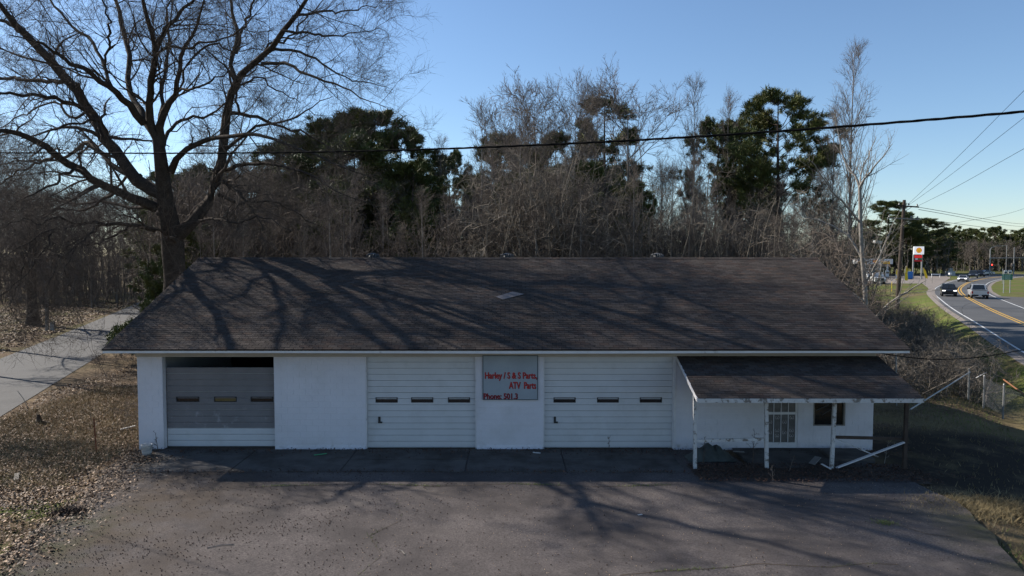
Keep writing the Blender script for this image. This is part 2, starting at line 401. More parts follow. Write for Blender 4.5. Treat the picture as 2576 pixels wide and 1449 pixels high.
def vnoise(x, y, s, seed):
    return (np.sin(x*s*1.7+seed)+np.sin(y*s*1.3+seed*2.1)+np.sin((x+y)*s*0.9+seed*0.7)*0.8+np.sin((x*0.6-y*1.1)*s*2.3+seed*3.3)*0.5)/3.3
def hgt(x, y):
    x = np.asarray(x, float); y = np.asarray(y, float)
    d = road_d(x, y)
    far = np.clip((y-90)/30, 0, 1)
    k = np.interp(d, [-400, -40, -12, -6, -4.9, 4.4, 5.0, 6.4, 7.0, 7.7, 9.2, 13, 20], [0.25, 0.2, 0.1, 0.24, 0.27, 0.27, 0.2, -0.42, -0.62, -0.6, -0.2, -0.03, 0])
    kf = np.interp(d, [-400, -6, -4.9, 4.9, 6.2, 400], [0.25, 0.25, 0.27, 0.27, 0.26, 0.25])
    h = k*(1-far)+kf*far
    base = np.clip((d-20)/8, 0, 1)
    nz = 0.05*vnoise(x, y, 0.5, 1.3)+0.03*vnoise(x, y, 1.7, 4.1)+0.02*vnoise(x, y, 4.3, 2.2)
    inlot = (1-np.clip((np.abs(x+0.3)-11.0)/1.2, 0, 1))*(1-np.clip((y-38)/4, 0, 1))
    nzf = np.clip((np.abs(x+0.3)-13.0)/7.0, 0, 1)
    off = np.clip((np.abs(d)-6)/2, 0, 1)
    dl = (-10.0-(x*0.944+y*0.33))    # >0 inside or beyond the side street
    bank = np.clip(-dl/2, 0, 1)
    h = h+nz*(0.3+0.7*nzf)*(1-inlot)*off*np.where(x < -15, bank+(dl > 7), 1)-0.02*inlot
    return h

def axis(lo, hi, st, far):
    a = list(np.arange(lo, hi, st)); s = st; v = hi
    while v < far: a.append(v); s *= 1.25; v += s
    b = []; s = st; v = lo-st
    while v > -far: b.append(v); s *= 1.25; v -= s
    return np.array(sorted(set(b))+a)
gx = axis(-34, 62, 0.5, 4000); gy = axis(-12, 100, 0.5, 4000); gy = gy[gy > -300]
GX, GY = np.meshgrid(gx, gy); GZ = hgt(GX.ravel(), GY.ravel())
idx = np.arange(GX.size).reshape(GX.shape)
gf = np.stack([idx[:-1, :-1], idx[:-1, 1:], idx[1:, 1:], idx[1:, :-1]], -1).reshape(-1, 4)
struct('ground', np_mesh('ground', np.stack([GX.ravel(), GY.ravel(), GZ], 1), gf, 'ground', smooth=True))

def sheet(name, poly, z, m, kind='structure', parent=None):
    tri = tessellate_polygon([[Vector((p[0], p[1], 0)) for p in poly]])
    me = bpy.data.meshes.new(name); me.from_pydata([(p[0], p[1], z) for p in poly], [], [tuple(t) for t in tri]); me.materials.append(MATS[m])
    bm = bmesh.new(); bm.from_mesh(me)
    for f in bm.faces:
        if f.normal.z < 0: f.normal_flip()
    bm.to_mesh(me); bm.free()
    o = np_obj(name, me, parent)
    if kind: o['kind'] = kind
    return o
def rough_edge(poly, st, amp, rng):
    out = []
    for i in range(len(poly)):
        a = Vector(poly[i][:2]); b = Vector(poly[(i+1) % len(poly)][:2]); n = max(1, int((b-a).length/st))
        for k in range(n):
            p = a.lerp(b, k/n); out.append((p.x+rng.uniform(-amp, amp), p.y+rng.uniform(-amp, amp)))
    return out
lot_px = [(352, 1150), (300, 1168), (252, 1205), (228, 1240), (150, 1290), (60, 1350), (0, 1395), (-80, 1450)]
lot = [G(*p)[:2] for p in lot_px]+[(-14, 9), (-13, -8), (14, -8), (13.2, 11)]
lot += [G(*p)[:2] for p in [(2640, 1500), (2560, 1430), (2500, 1345), (2440, 1290), (2410, 1262), (2330, 1228), (2290, 1208)]]
lot += [(7.2, 20.6), (7.0, 23.1), (-12.3, 23.1)]
sheet('parking_lot', rough_edge(lot, 0.5, 0.07, R0), 0.012, 'asphalt')

# side street on the left
nrm = np.array([0.944, 0.33]); dirv = np.array([-0.33, 0.944])
sv = []; sf = []
ts = np.arange(0, 260, 2.0)
for t in ts:
    bend = 0.0009*max(0, t-60)**2
    for w in (-10.0, -12.75, -15.5):
        p = nrm*(w+bend*0.0)+dirv*t+np.array([0, 0]); sv.append((p[0]-bend*0.3, p[1], 0.03+float(hgt(p[0], p[1]))*0))
for i in range(len(ts)-1):
    for j in range(2): a = i*3+j; sf.append((a+1, a, a+3, a+4))
svn = np.array(sv); svn[:, 2] = hgt(svn[:, 0], svn[:, 1]); svn[:, 2] = np.maximum.reduceat(svn[:, 2], np.arange(0, len(svn), 3)).repeat(3)+0.02
struct('street', np_mesh('street', svn, np.array(sf), 'street_asphalt'))
pe = [G(20, 752), G(330, 742), G(330, 737), G(20, 745)]
sheet('far_path', [p[:2] for p in pe], 0.14, 'gravel')

def ribbon(name, d0, d1, z, m, i0=0, i1=None, z1=None):
    c = RC[i0:i1]; nn = RN[i0:i1]
    a = c+nn*d0; b = c+nn*d1; n = len(c)
    v = np.concatenate([np.column_stack([a, np.full(n, z)]), np.column_stack([b, np.full(n, z if z1 is None else z1)])])
    i = np.arange(n-1); f = np.stack([i, i+1, n+i+1, n+i], 1)
    if d1 > d0: f = f[:, ::-1]
    me = np_mesh(name, v, f, m); return struct(name, me)
ribbon('highway', 4.15, -4.15, 0.300, 'highway_asphalt')
ribbon('road_shoulder', 4.75, 4.17, 0.262, 'gravel', 0, None, 0.298)
ribbon('road_shoulder', -4.17, -4.8, 0.298, 'gravel', 0, None, 0.262)
ribbon('edge_line', 3.75, 3.60, 0.304, 'paint_white')
ribbon('edge_line', -3.55, -3.70, 0.304, 'paint_white')
ribbon('centre_line', 0.28, 0.12, 0.304, 'paint_yellow')
ribbon('centre_line', -0.12, -0.28, 0.304, 'paint_yellow')
sheet('cross_road', [(40, 203), (420, 196), (420, 214), (40, 222)], 0.308, 'highway_asphalt')
fc = [G(*p, 0.3)[:2] for p in [(2150, 716), (2250, 713), (2330, 713), (2392, 699), (2372, 690), (2150, 689)]]
sheet('forecourt', fc, 0.288, 'gravel')
sheet('gravel_driveway', [G(*p, 0.3)[:2] for p in [(2320, 713), (2392, 698), (2372, 712), (2352, 724), (2352, 738), (2366, 760), (2344, 742), (2334, 724)]], 0.310, 'gravel')
sheet('side_road', [G(*p, 0.3)[:2] for p in [(2470, 748), (2486, 744), (2600, 749), (2800, 752), (2800, 790), (2570, 775), (2500, 758)]], 0.296, 'street_asphalt')
# water standing in the ditch
wrng = np.random.default_rng(3)
wi = [i for i in range(len(RC)) if 36 < RC[i][1] < 84]
wv = []; wf = []
cc = RC[wi]; nn_ = RN[wi]
for q in range(len(wi)):
    w = 0.26+0.2*math.sin(q*1.3)+0.12*wrng.normal()
    c0 = 7.35+0.15*math.sin(q*0.7); w = max(w, 0.06)*(1.0 if RC[wi[q]][1] > 46 else 0.35)
    wv += [(*(cc[q]+nn_[q]*(c0-w)), -0.575), (*(cc[q]+nn_[q]*(c0+w)), -0.575)]
for q in range(len(wi)-1):
    if q % 7 != 5: wf.append((q*2, q*2+2, q*2+3, q*2+1))
struct('ditch_water', np_mesh('ditch_water', np.array(wv), np.array(wf), 'water'))

# ------------------------------------------------------------------ the garage building
YF, YB = 23.18, 35.72
XL, XR = -12.36, 11.95
EX0, EX1, EY, EZ = -13.03, 12.66, 22.40, 3.44
RY, RZ = 29.45, 6.30
SL = (RZ-EZ)/(RY-EY)
bld = thing('garage_building', 'long low white block garage with three roll-up doors and brown shingled gable roof', 'building', (0, 29.4, 0))
def wx(px): return P(px, 1000, YF)[0]
def wz(py): return P(1288, py, YF)[2]
D1 = (wx(410), wx(690)); D2 = (wx(920), wx(1198)); D3 = (wx(1367), wx(1695))
PD = (wx(1925), wx(2008)); PW = (wx(2047), wx(2127))
ZT = wz(896); ZD = wz(1005); DDZ = 2.1; WZ0, WZ1 = wz(1071), 2.05
TH = 0.22
wall = MB()
segs = [(XL, D1[0]), (D1[1], D2[0]), (D2[1], D3[0]), (D3[1], PD[0]), (PD[1], PW[0]), (PW[1], XR)]
for a, b in segs: wall.box(a, b, YF, YF+TH, -0.15, ZT)
wall.box(XL, XR, YF, YF+TH, ZT, 3.46)
wall.box(PD[0], PD[1], YF, YF+TH, DDZ, ZT); wall.box(PW[0], PW[1], YF, YF+TH, -0.15, WZ0); wall.box(PW[0], PW[1], YF, YF+TH, WZ1, ZT)
wall.box(PD[0], PD[1], YF, YF+TH, -0.15, 0.05)
for x in (XL, XR-TH):
    wall.prism([(YF+TH, -0.15), (YB-TH, -0.15), (YB-TH, 3.3), (RY, 3.3+SL*(RY-YF)-0.05), (YF+TH, 3.3)], x, x+TH)
wall.box(XL, XR, YB-TH, YB, -0.15, 3.46)
wall_o = wall.build('wall', 'white_paint', bld)
fl = MB(); fl.box(XL+TH, XR-TH, YF+TH, YB-TH, -0.1, 0.02); fl.build('floor', 'interior', bld)
it = MB()                                             # shelving and lining inside, seen through panes and the gap
it.box(XL+TH+.01, XR-TH-.01, 30.4, 30.5, 0.02, 3.3); it.build('inner_partition', 'interior', bld)
# blocks: thin faces standing proud of the joints
blk_rects = []
BH, BW = 0.203, 0.406
def blocks_in(x0, x1, z0, z1, row0=-0.02):
    r = 0; z = row0
    while z < z1-0.02:
        za = max(z, z0); zb = min(z+BH, z1)
        if zb-za > 0.05:
            x = math.floor((x0+20)/BW)*BW-20+(BW/2 if r % 2 else 0)-BW
            while x < x1:
                a = max(x, x0); b = min(x+BW, x1)
                if b-a > 0.04: blk_rects.append((a, b, za, zb))
                x += BW
        z += BH; r += 1
for i, (a, b) in enumerate(segs): blocks_in(a+0.004, b-0.004, -0.02, ZT)
blocks_in(PD[0], PD[1], DDZ, ZT); blocks_in(PW[0], PW[1], -0.02, WZ0); blocks_in(PW[0], PW[1], WZ1, ZT)
blk_rects.sort(key=lambda q: (abs((q[0]+q[1])/2-0) > 5.4, -(q[1]-q[0])))
cache = {}
g = 0.006
rest = MB()
for n_, (a, b, z0, z1) in enumerate(blk_rects):
    pr = 0.006+R0.uniform(-0.0012, 0.0012)
    if n_ < 300:
        key = (round(b-a, 2), round(z1-z0, 2))
        if key not in cache:
            q = MB(); q.box(-(b-a)/2+g, (b-a)/2-g, -0.006, 0.03, -(z1-z0)/2+g, (z1-z0)/2-g); cache[key] = q.mesh('block', 'white_paint')
        o = bpy.data.objects.new('block', cache[key]); COL.objects.link(o); o.parent = wall_o
        o.location = ((a+b)/2, YF-29.4-pr+0.006, (z0+z1)/2)
    else:
        rest.box(a+g, b-g, YF-pr, YF+0.03, z0+g, z1-g)
tag(rest.build('remaining_blocks', 'white_paint', wall_o, (0, 29.4, 0)), kind='stuff')
# worn swollen foot of the piers
ft = MB()
for a, b in (segs[1], segs[2]):
    n = 14
    for k in range(n):
        xa = a+0.02+(b-a-0.04)*k/n; xb = a+0.02+(b-a-0.04)*(k+1)/n; j = R0.uniform(0, 0.03)
        ft.hexa([(xa, YF-0.07-j, -0.1), (xb, YF-0.07-j, -0.1), (xb, YF+0.02, -0.1), (xa, YF+0.02, -0.1), (xa, YF-0.012, 0.12+j), (xb, YF-0.012, 0.12+j), (xb, YF+0.02, 0.13), (xa, YF+0.02, 0.13)])
ft.build('wall_foot', 'white_paint', bld)
# frieze board, fascia, soffit
fr = MB(); fr.box(XL-0.02, XR+0.02, YF-0.055, YF-0.014, ZT-0.015, 3.36); fr.build('frieze_board', 'frieze_paint', bld)
sf_ = MB(); sf_.box(EX0+0.05, EX1-0.05, EY+0.03, YF-0.06, EZ-0.14, EZ-0.115); sf_.build('soffit', 'frieze_paint', bld)
fa = MB()
xs = np.linspace(EX0, EX1, 9)
for k in range(8):
    s0 = 0.012*math.sin(k*1.1); s1 = 0.012*math.sin((k+1)*1.1)
    fa.hexa([(xs[k], EY, EZ-0.135+s0), (xs[k+1], EY, EZ-0.135+s1), (xs[k+1], EY+0.025, EZ-0.135+s1), (xs[k], EY+0.025, EZ-0.135+s0),
             (xs[k], EY, EZ-0.02+s0), (xs[k+1], EY, EZ-0.02+s1), (xs[k+1], EY+0.025, EZ-0.02+s1), (xs[k], EY+0.025, EZ-0.02+s0)])
fa.build('fascia', 'trim_paint', bld)
for x in (EX0, EX1-0.025):                             # rake boards
    rk = MB(); rk.prism([(EY+0.026, EZ-0.13), (EY+0.026, EZ-0.025), (RY, RZ-0.02), (2*RY-EY, EZ-0.02), (2*RY-EY, EZ-0.13), (RY, RZ-0.16)], x, x+0.025)
    rk.build('rake_board', 'trim_paint', bld)
# roof deck + shingles
dk = MB(); dk.prism([(EY-0.02, EZ-0.02), (RY, RZ-0.012), (2*RY-EY+0.02, EZ-0.02), (2*RY-EY+0.02, EZ-0.05), (RY, RZ-0.05), (EY-0.02, EZ-0.05)], EX0-0.015, EX1+0.015)
roof = dk.build('roof', 'shingle', bld)
TINTS = [0.72, 0.8, 0.88, 0.94, 1.0, 1.05, 1.12, 1.22, (1.16, 1.02, 0.94), (0.92, 0.82, 0.8), (1.0, 1.02, 1.05)]
proto_sh = {}
def shingle_rows(x0, x1, ey, ez, ry, rz, tabw, rows):
    """yield tab quads (front slope): (xa, xb, ya, za, yb, zb)"""
    out = []
    for r in range(rows):
        ya = ey+(ry-ey)*r/rows; yb = ey+(ry-ey)*(r+1)/rows; za = ez+(rz-ez)*r/rows; zb = ez+(rz-ez)*(r+1)/rows
        off = (r % 2)*tabw/2+R0.uniform(-0.015, 0.015); x = x0-off
        while x < x1:
            a = max(x, x0); b = min(x+tabw, x1)
            if b-a > 0.02: out.append((a, b, ya, za, yb, zb, r))
            x += tabw
    return out
L_sl = math.hypot(RY-EY, RZ-EZ)
main_sh = shingle_rows(EX0-0.02, EX1+0.02, EY-0.025, EZ-0.012, RY, RZ-0.004, 0.305, 54)
PY0, PZ0, PYT, PZT, PX0, PX1 = 20.5, 2.25, YF-0.02, 3.12, 5.43, 12.02      # porch roof: front edge, wall edge
porch_sh = shingle_rows(PX0-0.02, PX1+0.02, PY0-0.02, PZ0+0.0, PYT, PZT, 0.305, 20)
allsh = [(q, 'p') for q in porch_sh]+[(q, 'm') for q in main_sh]
allsh.sort(key=lambda q: q[0][2]+0.0005*abs((q[0][0]+q[0][1])/2))
pm = MB()
porch = pm  # placeholder, replaced below
def add_sh(mb, q, tint, jit):
    xa, xb, ya, za, yb, zb, r = q; gp = 0.006; t = 0.0095+jit
    nx = (zb-za); ny = (yb-ya); L = math.hypot(nx, ny); n = (-nx/L, ny/L)     # normal in (y,z)
    ye, ze = yb+ny*0.12, zb+nx*0.12
    def p(x, y, z, h): return (x, y+n[0]*h, z+n[1]*h)
    v = [p(xa+gp, ya, za, 0.0), p(xb-gp, ya, za, 0.0), p(xb-gp, ye, ze, -0.004), p(xa+gp, ye, ze, -0.004),
         p(xa+gp, ya, za, t), p(xb-gp, ya, za, t), p(xb-gp, ye, ze, 0.003), p(xa+gp, ye, ze, 0.003)]
    mb.hexa(v, tint)
# porch roof deck first
pdk = MB(); pdk.prism([(PY0, PZ0-0.02), (PYT, PZT-0.02), (PYT, PZT-0.06), (PY0, PZ0-0.06)], PX0, PX1)
porch_roof = pdk.build('porch_roof', 'shingle', bld)
rest_m = MB(); rest_p = MB()
for n_, (q, w) in enumerate(allsh):
    tint = R0.choice(TINTS); jit = R0.uniform(-0.002, 0.004)
    if n_ < 300:
        key = (w, round(q[1]-q[0], 2), R0.randrange(8))
        if key not in proto_sh:
            mb = MB(); cx, cy, cz = (q[0]+q[1])/2, q[2], q[3]; add_sh(mb, q, tint, jit)
            mb.v = [(a-cx, b-cy, c-cz) for a, b, c in mb.v]; proto_sh[key] = mb.mesh('shingle', 'shingle')
        o = bpy.data.objects.new('shingle', proto_sh[key]); COL.objects.link(o); o.parent = porch_roof if w == 'p' else roof
        o.location = ((q[0]+q[1])/2, q[2]-29.4, q[3])
    else:
        add_sh(rest_m if w == 'm' else rest_p, q, tint, jit)
tag(rest_m.build('remaining_shingles', 'shingle', roof, (0, 29.4, 0)), kind='stuff')
if rest_p.v: tag(rest_p.build('remaining_shingles', 'shingle', porch_roof, (0, 29.4, 0)), kind='stuff')
rc_ = MB()
x = EX0
while x < EX1:
    b = min(x+0.3, EX1+0.02); rc_.hexa([(x, RY-0.13, RZ-0.055), (b, RY-0.13, RZ-0.055), (b, RY, RZ+0.0), (x, RY, RZ+0.0), (x, RY-0.135, RZ-0.035), (b, RY-0.135, RZ-0.028), (b, RY, RZ+0.03), (x, RY, RZ+0.022)], R0.choice(TINTS)); x += 0.3
rc_.build('ridge_cap', 'shingle', roof, (0, 29.4, 0))
# pale patch and vents on the roof
def roofpt(px, py):
    d = ray(px, py); # intersect z = EZ + SL*(y-EY)
    t = (EZ-SL*EY-CAM_H)/(d[2]-SL*d[1]); return Vector((d[0]*t, d[1]*t, CAM_H+d[2]*t))
pt = MB(); c = [roofpt(*p)+Vector((0, -0.01, 0.019)) for p in [(1247, 748), (1264, 755), (1319, 741), (1290, 735)]]
pt.hexa([tuple(v) for v in c]+[tuple(v+Vector((0, 0, 0.006))) for v in c])
mat('patch_felt', (0.15, 0.135, 0.135), 0.9, 0.2, 5, 0.3)
pt.build('roof_patch', 'patch_felt', roof, (0, 29.4, 0))
def vent(px, label):
    X, Y, Z = P(px, 648, RY+0.75); Z = RZ-SL*0.75
    t = thing('turbine_vent', label, 'roof vent', (X, Y, Z), 0, 'turbine vents along the roof ridge')
    a = MB(); a.lathe([(0.17, -0.15), (0.17, 0.12), (0.19, 0.14)], k=16); a.build('base_collar', 'grey_metal', t, (0, 0, 0), True)
    a = MB()
    for k in range(18):
        th = 2*math.pi*k/18; pts = []
        for q in range(7):
            u = q/6; r = 0.17+0.11*math.sin(u*math.pi*0.78); tt = th+u*0.55
            pts.append((math.cos(tt)*r*(1 if u < 0.9 else 0.7), math.sin(tt)*r*(1 if u < 0.9 else 0.7), 0.14+0.34*u))
        a.tube(pts, 0.014, 4)
    a.build('fins', 'vent_metal', t, (0, 0, 0))
    a = MB(); a.lathe([(0.0, 0.52), (0.1, 0.505), (0.17, 0.47), (0.17, 0.455)], k=16); a.build('cap', 'vent_metal', t, (0, 0, 0), True)
    a = MB(); a.lathe([(0.13, 0.1), (0.19, 0.25), (0.19, 0.35), (0.12, 0.46)], k=12); a.build('core', 'dark_metal', t, (0, 0, 0))
vent(938, 'round turbine vent on the roof ridge nearest the big bare tree')
vent(1275, 'round turbine vent at the middle of the roof ridge')
vent(1653, 'round turbine vent on the roof ridge nearest the tall pine')

# roll-up doors
def rolldoor(x0, x1, rec, top, mats, wins, label, handle=None, ztop_open=None):
    dr = MB(); dr.box(x0, x1, YF+rec+0.045, YF+rec+0.05, 0.0, top); d = dr.build('garage_door', mats(0.0), bld)
    d['label'] = label
    n = 15; hh = (3.09-0.03)/n; z = 0.03; wrow = 7 if top > 2.9 else 8
    rows = []
    k = 0
    while z < top-0.03:
        z1 = min(z+hh, top); rows.append((z, z1)); z = z1; k += 1
    wz0, wz1 = wz(1014.5), wz(1001.5)
    for i, (a, b) in enumerate(rows):
        pb = MB(); lip = 0.015 if i % 3 == 0 else 0.009
        has = a < (wz0+wz1)/2 < b
        y0 = YF+rec+R0.uniform(-0.002, 0.002)
        if not has:
            pb.box(x0+0.004, x1-0.004, y0, y0+0.045, a+lip, b-0.0035)
        else:
            a_ = min(a+lip, wz0-0.02); cur = x0+0.004; bb = max(b-0.0035, wz1+0.015)
            for w0, w1 in wins:
                pb.box(cur, w0, y0, y0+0.045, a+lip, b-0.0035)
                pb.box(w0, w1, y0, y0+0.045, a+lip, max(wz0, a+lip+.008)); pb.box(w0, w1, y0, y0+0.045, min(wz1, b-0.012), b-0.0035); cur = w1
            pb.box(cur, x1-0.004, y0, y0+0.045, a+lip, b-0.0035)
        pb.build('door_panel', mats(a), d)
    for j, (w0, w1) in enumerate(wins):
        wn_ = MB(); zz0 = max(wz0, 0); f = 0.018
        r = []
        wn_.box(w0, w1, YF+rec-0.012, YF+rec+0.01, wz0, wz0+f); wn_.box(w0, w1, YF+rec-0.012, YF+rec+0.01, wz1-f, wz1)
        wn_.box(w0, w0+f, YF+rec-0.012, YF+rec+0.01, wz0+f, wz1-f); wn_.box(w1-f, w1, YF+rec-0.012, YF+rec+0.01, wz0+f, wz1-f)
        for cx, sx in ((w0+f, 1), (w1-f, -1)):
            for cz, sz in ((wz0+f, 1), (wz1-f, -1)):
                wn_.prism([(cx, cz), (cx+sx*0.03, cz), (cx, cz+sz*0.03)], YF+rec-0.011, YF+rec+0.008, 'y')
        wn_.build('window_frame', 'rubber', d)
        gl = MB(); gl.box(w0+f, w1-f, YF+rec+0.012, YF+rec+0.018, wz0+f, wz1-f)
        go = gl.build('pane', 'amber_pane' if (rec > 0.2 and j == 1) else 'window_glass', d)
    if handle:
        h = MB(); hx = wx(handle); h.box(hx-0.045, hx+0.03, YF+rec-0.03, YF+rec, wz(1064), wz(1050)); h.box(hx-0.045, hx+0.09, YF+rec-0.06, YF+rec-0.03, wz(1066), wz(1062)); h.build('handle', 'dark_metal', d)
    return d
W = lambda *a: [(wx(p), wx(q)) for p, q in a]
rolldoor(D1[0], D1[1], 0.24, wz(928), lambda z: 'door_white' if z < 0.6 else 'door_grey', W((435, 493), (531, 588), (624, 681)), 'grey brown roll-up door with white bottom sections, hanging short of its opening')
rolldoor(D2[0], D2[1], 0.12, ZT-0.004, lambda z: 'door_white', W((943, 999), (1033, 1089), (1126, 1182)), 'white roll-up door left of the parts sign', 953)
rolldoor(D3[0], D3[1], 0.12, ZT-0.004, lambda z: 'door_white', W((1393, 1449), (1503, 1558), (1611, 1667)), 'widest white roll-up door, beside the porch', 1397)
for x0, x1 in (D2, D3):
    j = MB(); j.box(x0-0.0, x0+0.03, YF-0.008, YF+0.10, 0.02, ZT-0.02); j.box(x1-0.03, x1, YF-0.008, YF+0.10, 0.02, ZT-0.02); j.build('door_jamb', 'trim_paint', bld)
j = MB(); j.box(D3[1]+0.004, D3[1]+0.07, YF-0.03, YF-0.007, 0.02, ZT-0.02); j.build('corner_board', 'trim_paint', bld)

# porch front wall parts: barred storm door and window
sdp = MB(); yd = YF+0.02
dz0, dz1 = 0.05, DDZ
sdp.box(PD[0], PD[0]+0.06, yd, yd+0.05, dz0, dz1); sdp.box(PD[1]-0.07, PD[1], yd, yd+0.05, dz0, dz1)
sdp.box(PD[0]+0.06, PD[1]-0.07, yd, yd+0.05, dz0, dz0+0.17); sdp.box(PD[0]+0.06, PD[1]-0.07, yd, yd+0.05, wz(1043), wz(1037)); sdp.box(PD[0]+0.06, PD[1]-0.07, yd, yd+0.05, dz1-0.06, dz1)
sdo = sdp.build('storm_door', 'trim_paint', bld)
gl = MB(); gl.box(PD[0]+0.06, PD[1]-0.07, yd+0.03, yd+0.035, dz0+0.17, dz1-0.06); gl.build('pane', 'curtained_glass', sdo)
for k in range(1, 4):
    b = MB(); x = PD[0]+0.06+(PD[1]-PD[0]-0.13)*k/4; b.box(x-0.01, x+0.01, yd-0.012, yd+0.006, dz0+0.16, dz1-0.05)
    b.build('bar', 'trim_paint', sdo)
sc_ = MB()
for k in range(4):
    x = PD[0]+0.06+(PD[1]-PD[0]-0.13)*(k+0.5)/4
    for zc in ((0.45, 0.62, 1.05, 1.9) if k % 2 else (0.55, 0.9, 1.82)):
        for sgn in (-1, 1):
            pts = [(x+sgn*(0.03+0.035*math.sin(t*0.9)), yd+0.004, zc+sgn*0.0+0.05*math.cos(t)) for t in np.linspace(0, 5, 8)]
            sc_.tube(pts, 0.005, 4)
sc_.build('scrollwork', 'trim_paint', sdo)
wf_ = MB(); wf_.box(PW[0]-0.0, PW[0]+0.035, YF-0.012, YF+0.06, WZ0, WZ1); wf_.box(PW[1]-0.05, PW[1], YF-0.012, YF+0.06, WZ0, WZ1); wf_.box(PW[0]+0.035, PW[1]-0.05, YF-0.012, YF+0.06, WZ0, WZ0+0.03)
wf_.box(PW[0]+0.66, PW[0]+0.7, YF+0.01, YF+0.05, WZ0+0.03, WZ1)
wo = wf_.build('window', 'grey_wood', bld)
gl = MB(); gl.box(PW[0]+0.035, PW[1]-0.05, YF+0.062, YF+0.066, WZ0, WZ1); gl.build('pane', 'window_glass', wo)
gl = MB()
for a, b in (((0.1, 0.9), (0.6, 1.12)), ((0.15, 1.15), (0.62, 1.1)), ((0.3, 0.75), (0.62, 0.95))):
    gl.beam((PW[0]+a[0], YF+0.05, WZ0+a[1]-0.4), (PW[0]+b[0], YF+0.05, WZ0+b[1]-0.4), 0.01, 0.03)
gl.build('broken_slat', 'dark_metal', wo)
# porch carpentry
pf = MB(); pf.box(PX0, PX1+0.02, PY0-0.022, PY0-0.0005, PZ0-0.13, PZ0-0.005); pf.build('porch_fascia', 'peeling_paint', bld)
for x in (PX0-0.022, PX1):
    pr_ = MB(); pr_.prism([(PY0, PZ0-0.12), (PY0, PZ0-0.0), (PYT, PZT-0.0), (PYT, PZT-0.12)], x-0.004, x+0.02); pr_.build('porch_rake_board', 'trim_paint', bld)
pbm = MB(); pbm.box(PX0+0.05, PX1-0.05, 20.93, 21.02, PZ0-0.02, PZ0+0.1); pbm.build('porch_beam', 'peeling_paint', bld)
PYP = 20.95
def postx(px): return P(px, 1080, PYP)[0]
for px, mt in ((1747, 'peeling_paint'), (1926, 'peeling_paint'), (2099, 'peeling_paint'), (2279, 'pole_wood')):
    pp = MB(); x = postx(px); lean = {1926: 0.05, 2099: -0.06, 1747: 0.03}.get(px, -0.02)
    pp.beam((x+lean, PYP, 0.0), (x, PYP, PZ0+0.08), 0.1, 0.09, (0, 1, 0)); pp.build('porch_post', mt, bld)
rl = MB(); rl.beam((postx(1752), PYP-0.02, 0.88), (postx(1922), PYP-0.02, 0.93), 0.05, 0.09); rl.build('porch_rail', 'peeling_paint', bld)
rl = MB(); rl.beam((postx(2104), PYP+0.1, 0.96), (postx(2276), PYP+0.1, 0.91), 0.05, 0.09); rl.build('porch_rail', 'pole_wood', bld)
rl = MB(); rl.beam((postx(2106), PYP+0.08, 0.92), (postx(2215), PYP+0.12, 0.36), 0.03, 0.07, (0, 1, 0)); rl.build('porch_brace', 'peeling_paint', bld)
rl = MB(); rl.beam((postx(2104), PYP-0.03, 0.06), (postx(2274), PYP-0.03, 0.84), 0.03, 0.1, (0, 1, 0)); rl.build('porch_brace', 'trim_paint', bld)

# apron of concrete slabs in front of the doors, porch slab and soil
ap = MB(); ap.box(-12.3, 5.2, 20.62, YF+0.2, -0.12, 0.008); apo = ap.build('apron', 'soil', None, (0, 0, 0)); apo['kind'] = 'structure'
xs = [-11.6, -8.4, -5.1, -1.4, 1.6, 5.15]
for i in range(len(xs)-1):
    for ya, yb in ((20.66, 21.9), (21.93, 23.06)):
        s_ = MB(); z = 0.022+R0.uniform(0, 0.012)
        s_.hexa([(xs[i]+0.015+R0.uniform(0, .03), ya, -0.1), (xs[i+1]-0.015, ya, -0.1), (xs[i+1]-0.015, yb, -0.1), (xs[i]+0.015, yb, -0.1),
                 (xs[i]+0.015+R0.uniform(0, .03), ya, z), (xs[i+1]-0.015, ya, z+R0.uniform(-.006, .006)), (xs[i+1]-0.015, yb, z+R0.uniform(0, .01)), (xs[i]+0.015, yb, z)])
        s_.build('concrete_slab', 'concrete', apo)
ps = MB(); ps.box(7.3, 10.9, 21.0, 23.12, -0.1, 0.06); ps.build('porch_slab', 'concrete', bld)
st_ = MB(); st_.box(postx(2128), postx(2232), 21.6, 22.8, 0.0, 0.14); st_.build('porch_step', 'concrete', bld)
# soil mound below the porch
mv = []; mf = []
nx, ny = 60, 22
for j in range(ny):
    for i in range(nx):
        x = 5.0+6.9*i/(nx-1); y = 19.7+1.9*j/(ny-1)
        e = min(i/5, (nx-1-i)/6, j/6, (ny-1-j)/5, 1.0)
        mv.append((x, y, -0.03+0.10*e*(0.7+0.35*vnoise(x, y, 2.2, 5.0))))
for j in range(ny-1):
    for i in range(nx-1):
        a = j*nx+i; mf.append((a, a+1, a+nx+1, a+nx))
struct('soil_bank', np_mesh('soil_bank', np.array(mv), np.array(mf), 'soil', smooth=True))

# ------------------------------------------------------------------ sign
sx0, sx1 = P(1214, 950, YF-0.06)[0], P(1353.5, 950, YF-0.06)[0]; ys = YF-0.06
def sz(py): return P(1288, py, ys)[2]
def sx(px): return P(px, 950, ys)[0]
sg = thing('shop_sign', 'square grey parts sign with red lettering fixed between the two white doors', 'sign', ((sx0+sx1)/2, YF-0.03, sz(950)))
a = MB(); a.box(sx0+.02, sx1-.02, ys, YF-0.016, sz(1006)+.02, sz(894)-.02); a.build('panel', 'sign_face', sg)
a = MB(); z0, z1 = sz(1006), sz(894)
a.box(sx0, sx1, ys-0.012, YF-0.017, z0, z0+.022); a.box(sx0, sx1, ys-0.012, YF-0.017, z1-.022, z1); a.box(sx0, sx0+.022, ys-0.012, YF-0.017, z0+.022, z1-.022); a.box(sx1-.022, sx1, ys-0.012, YF-0.017, z0+.022, z1-.022)
a.build('frame', 'sign_frame', sg)
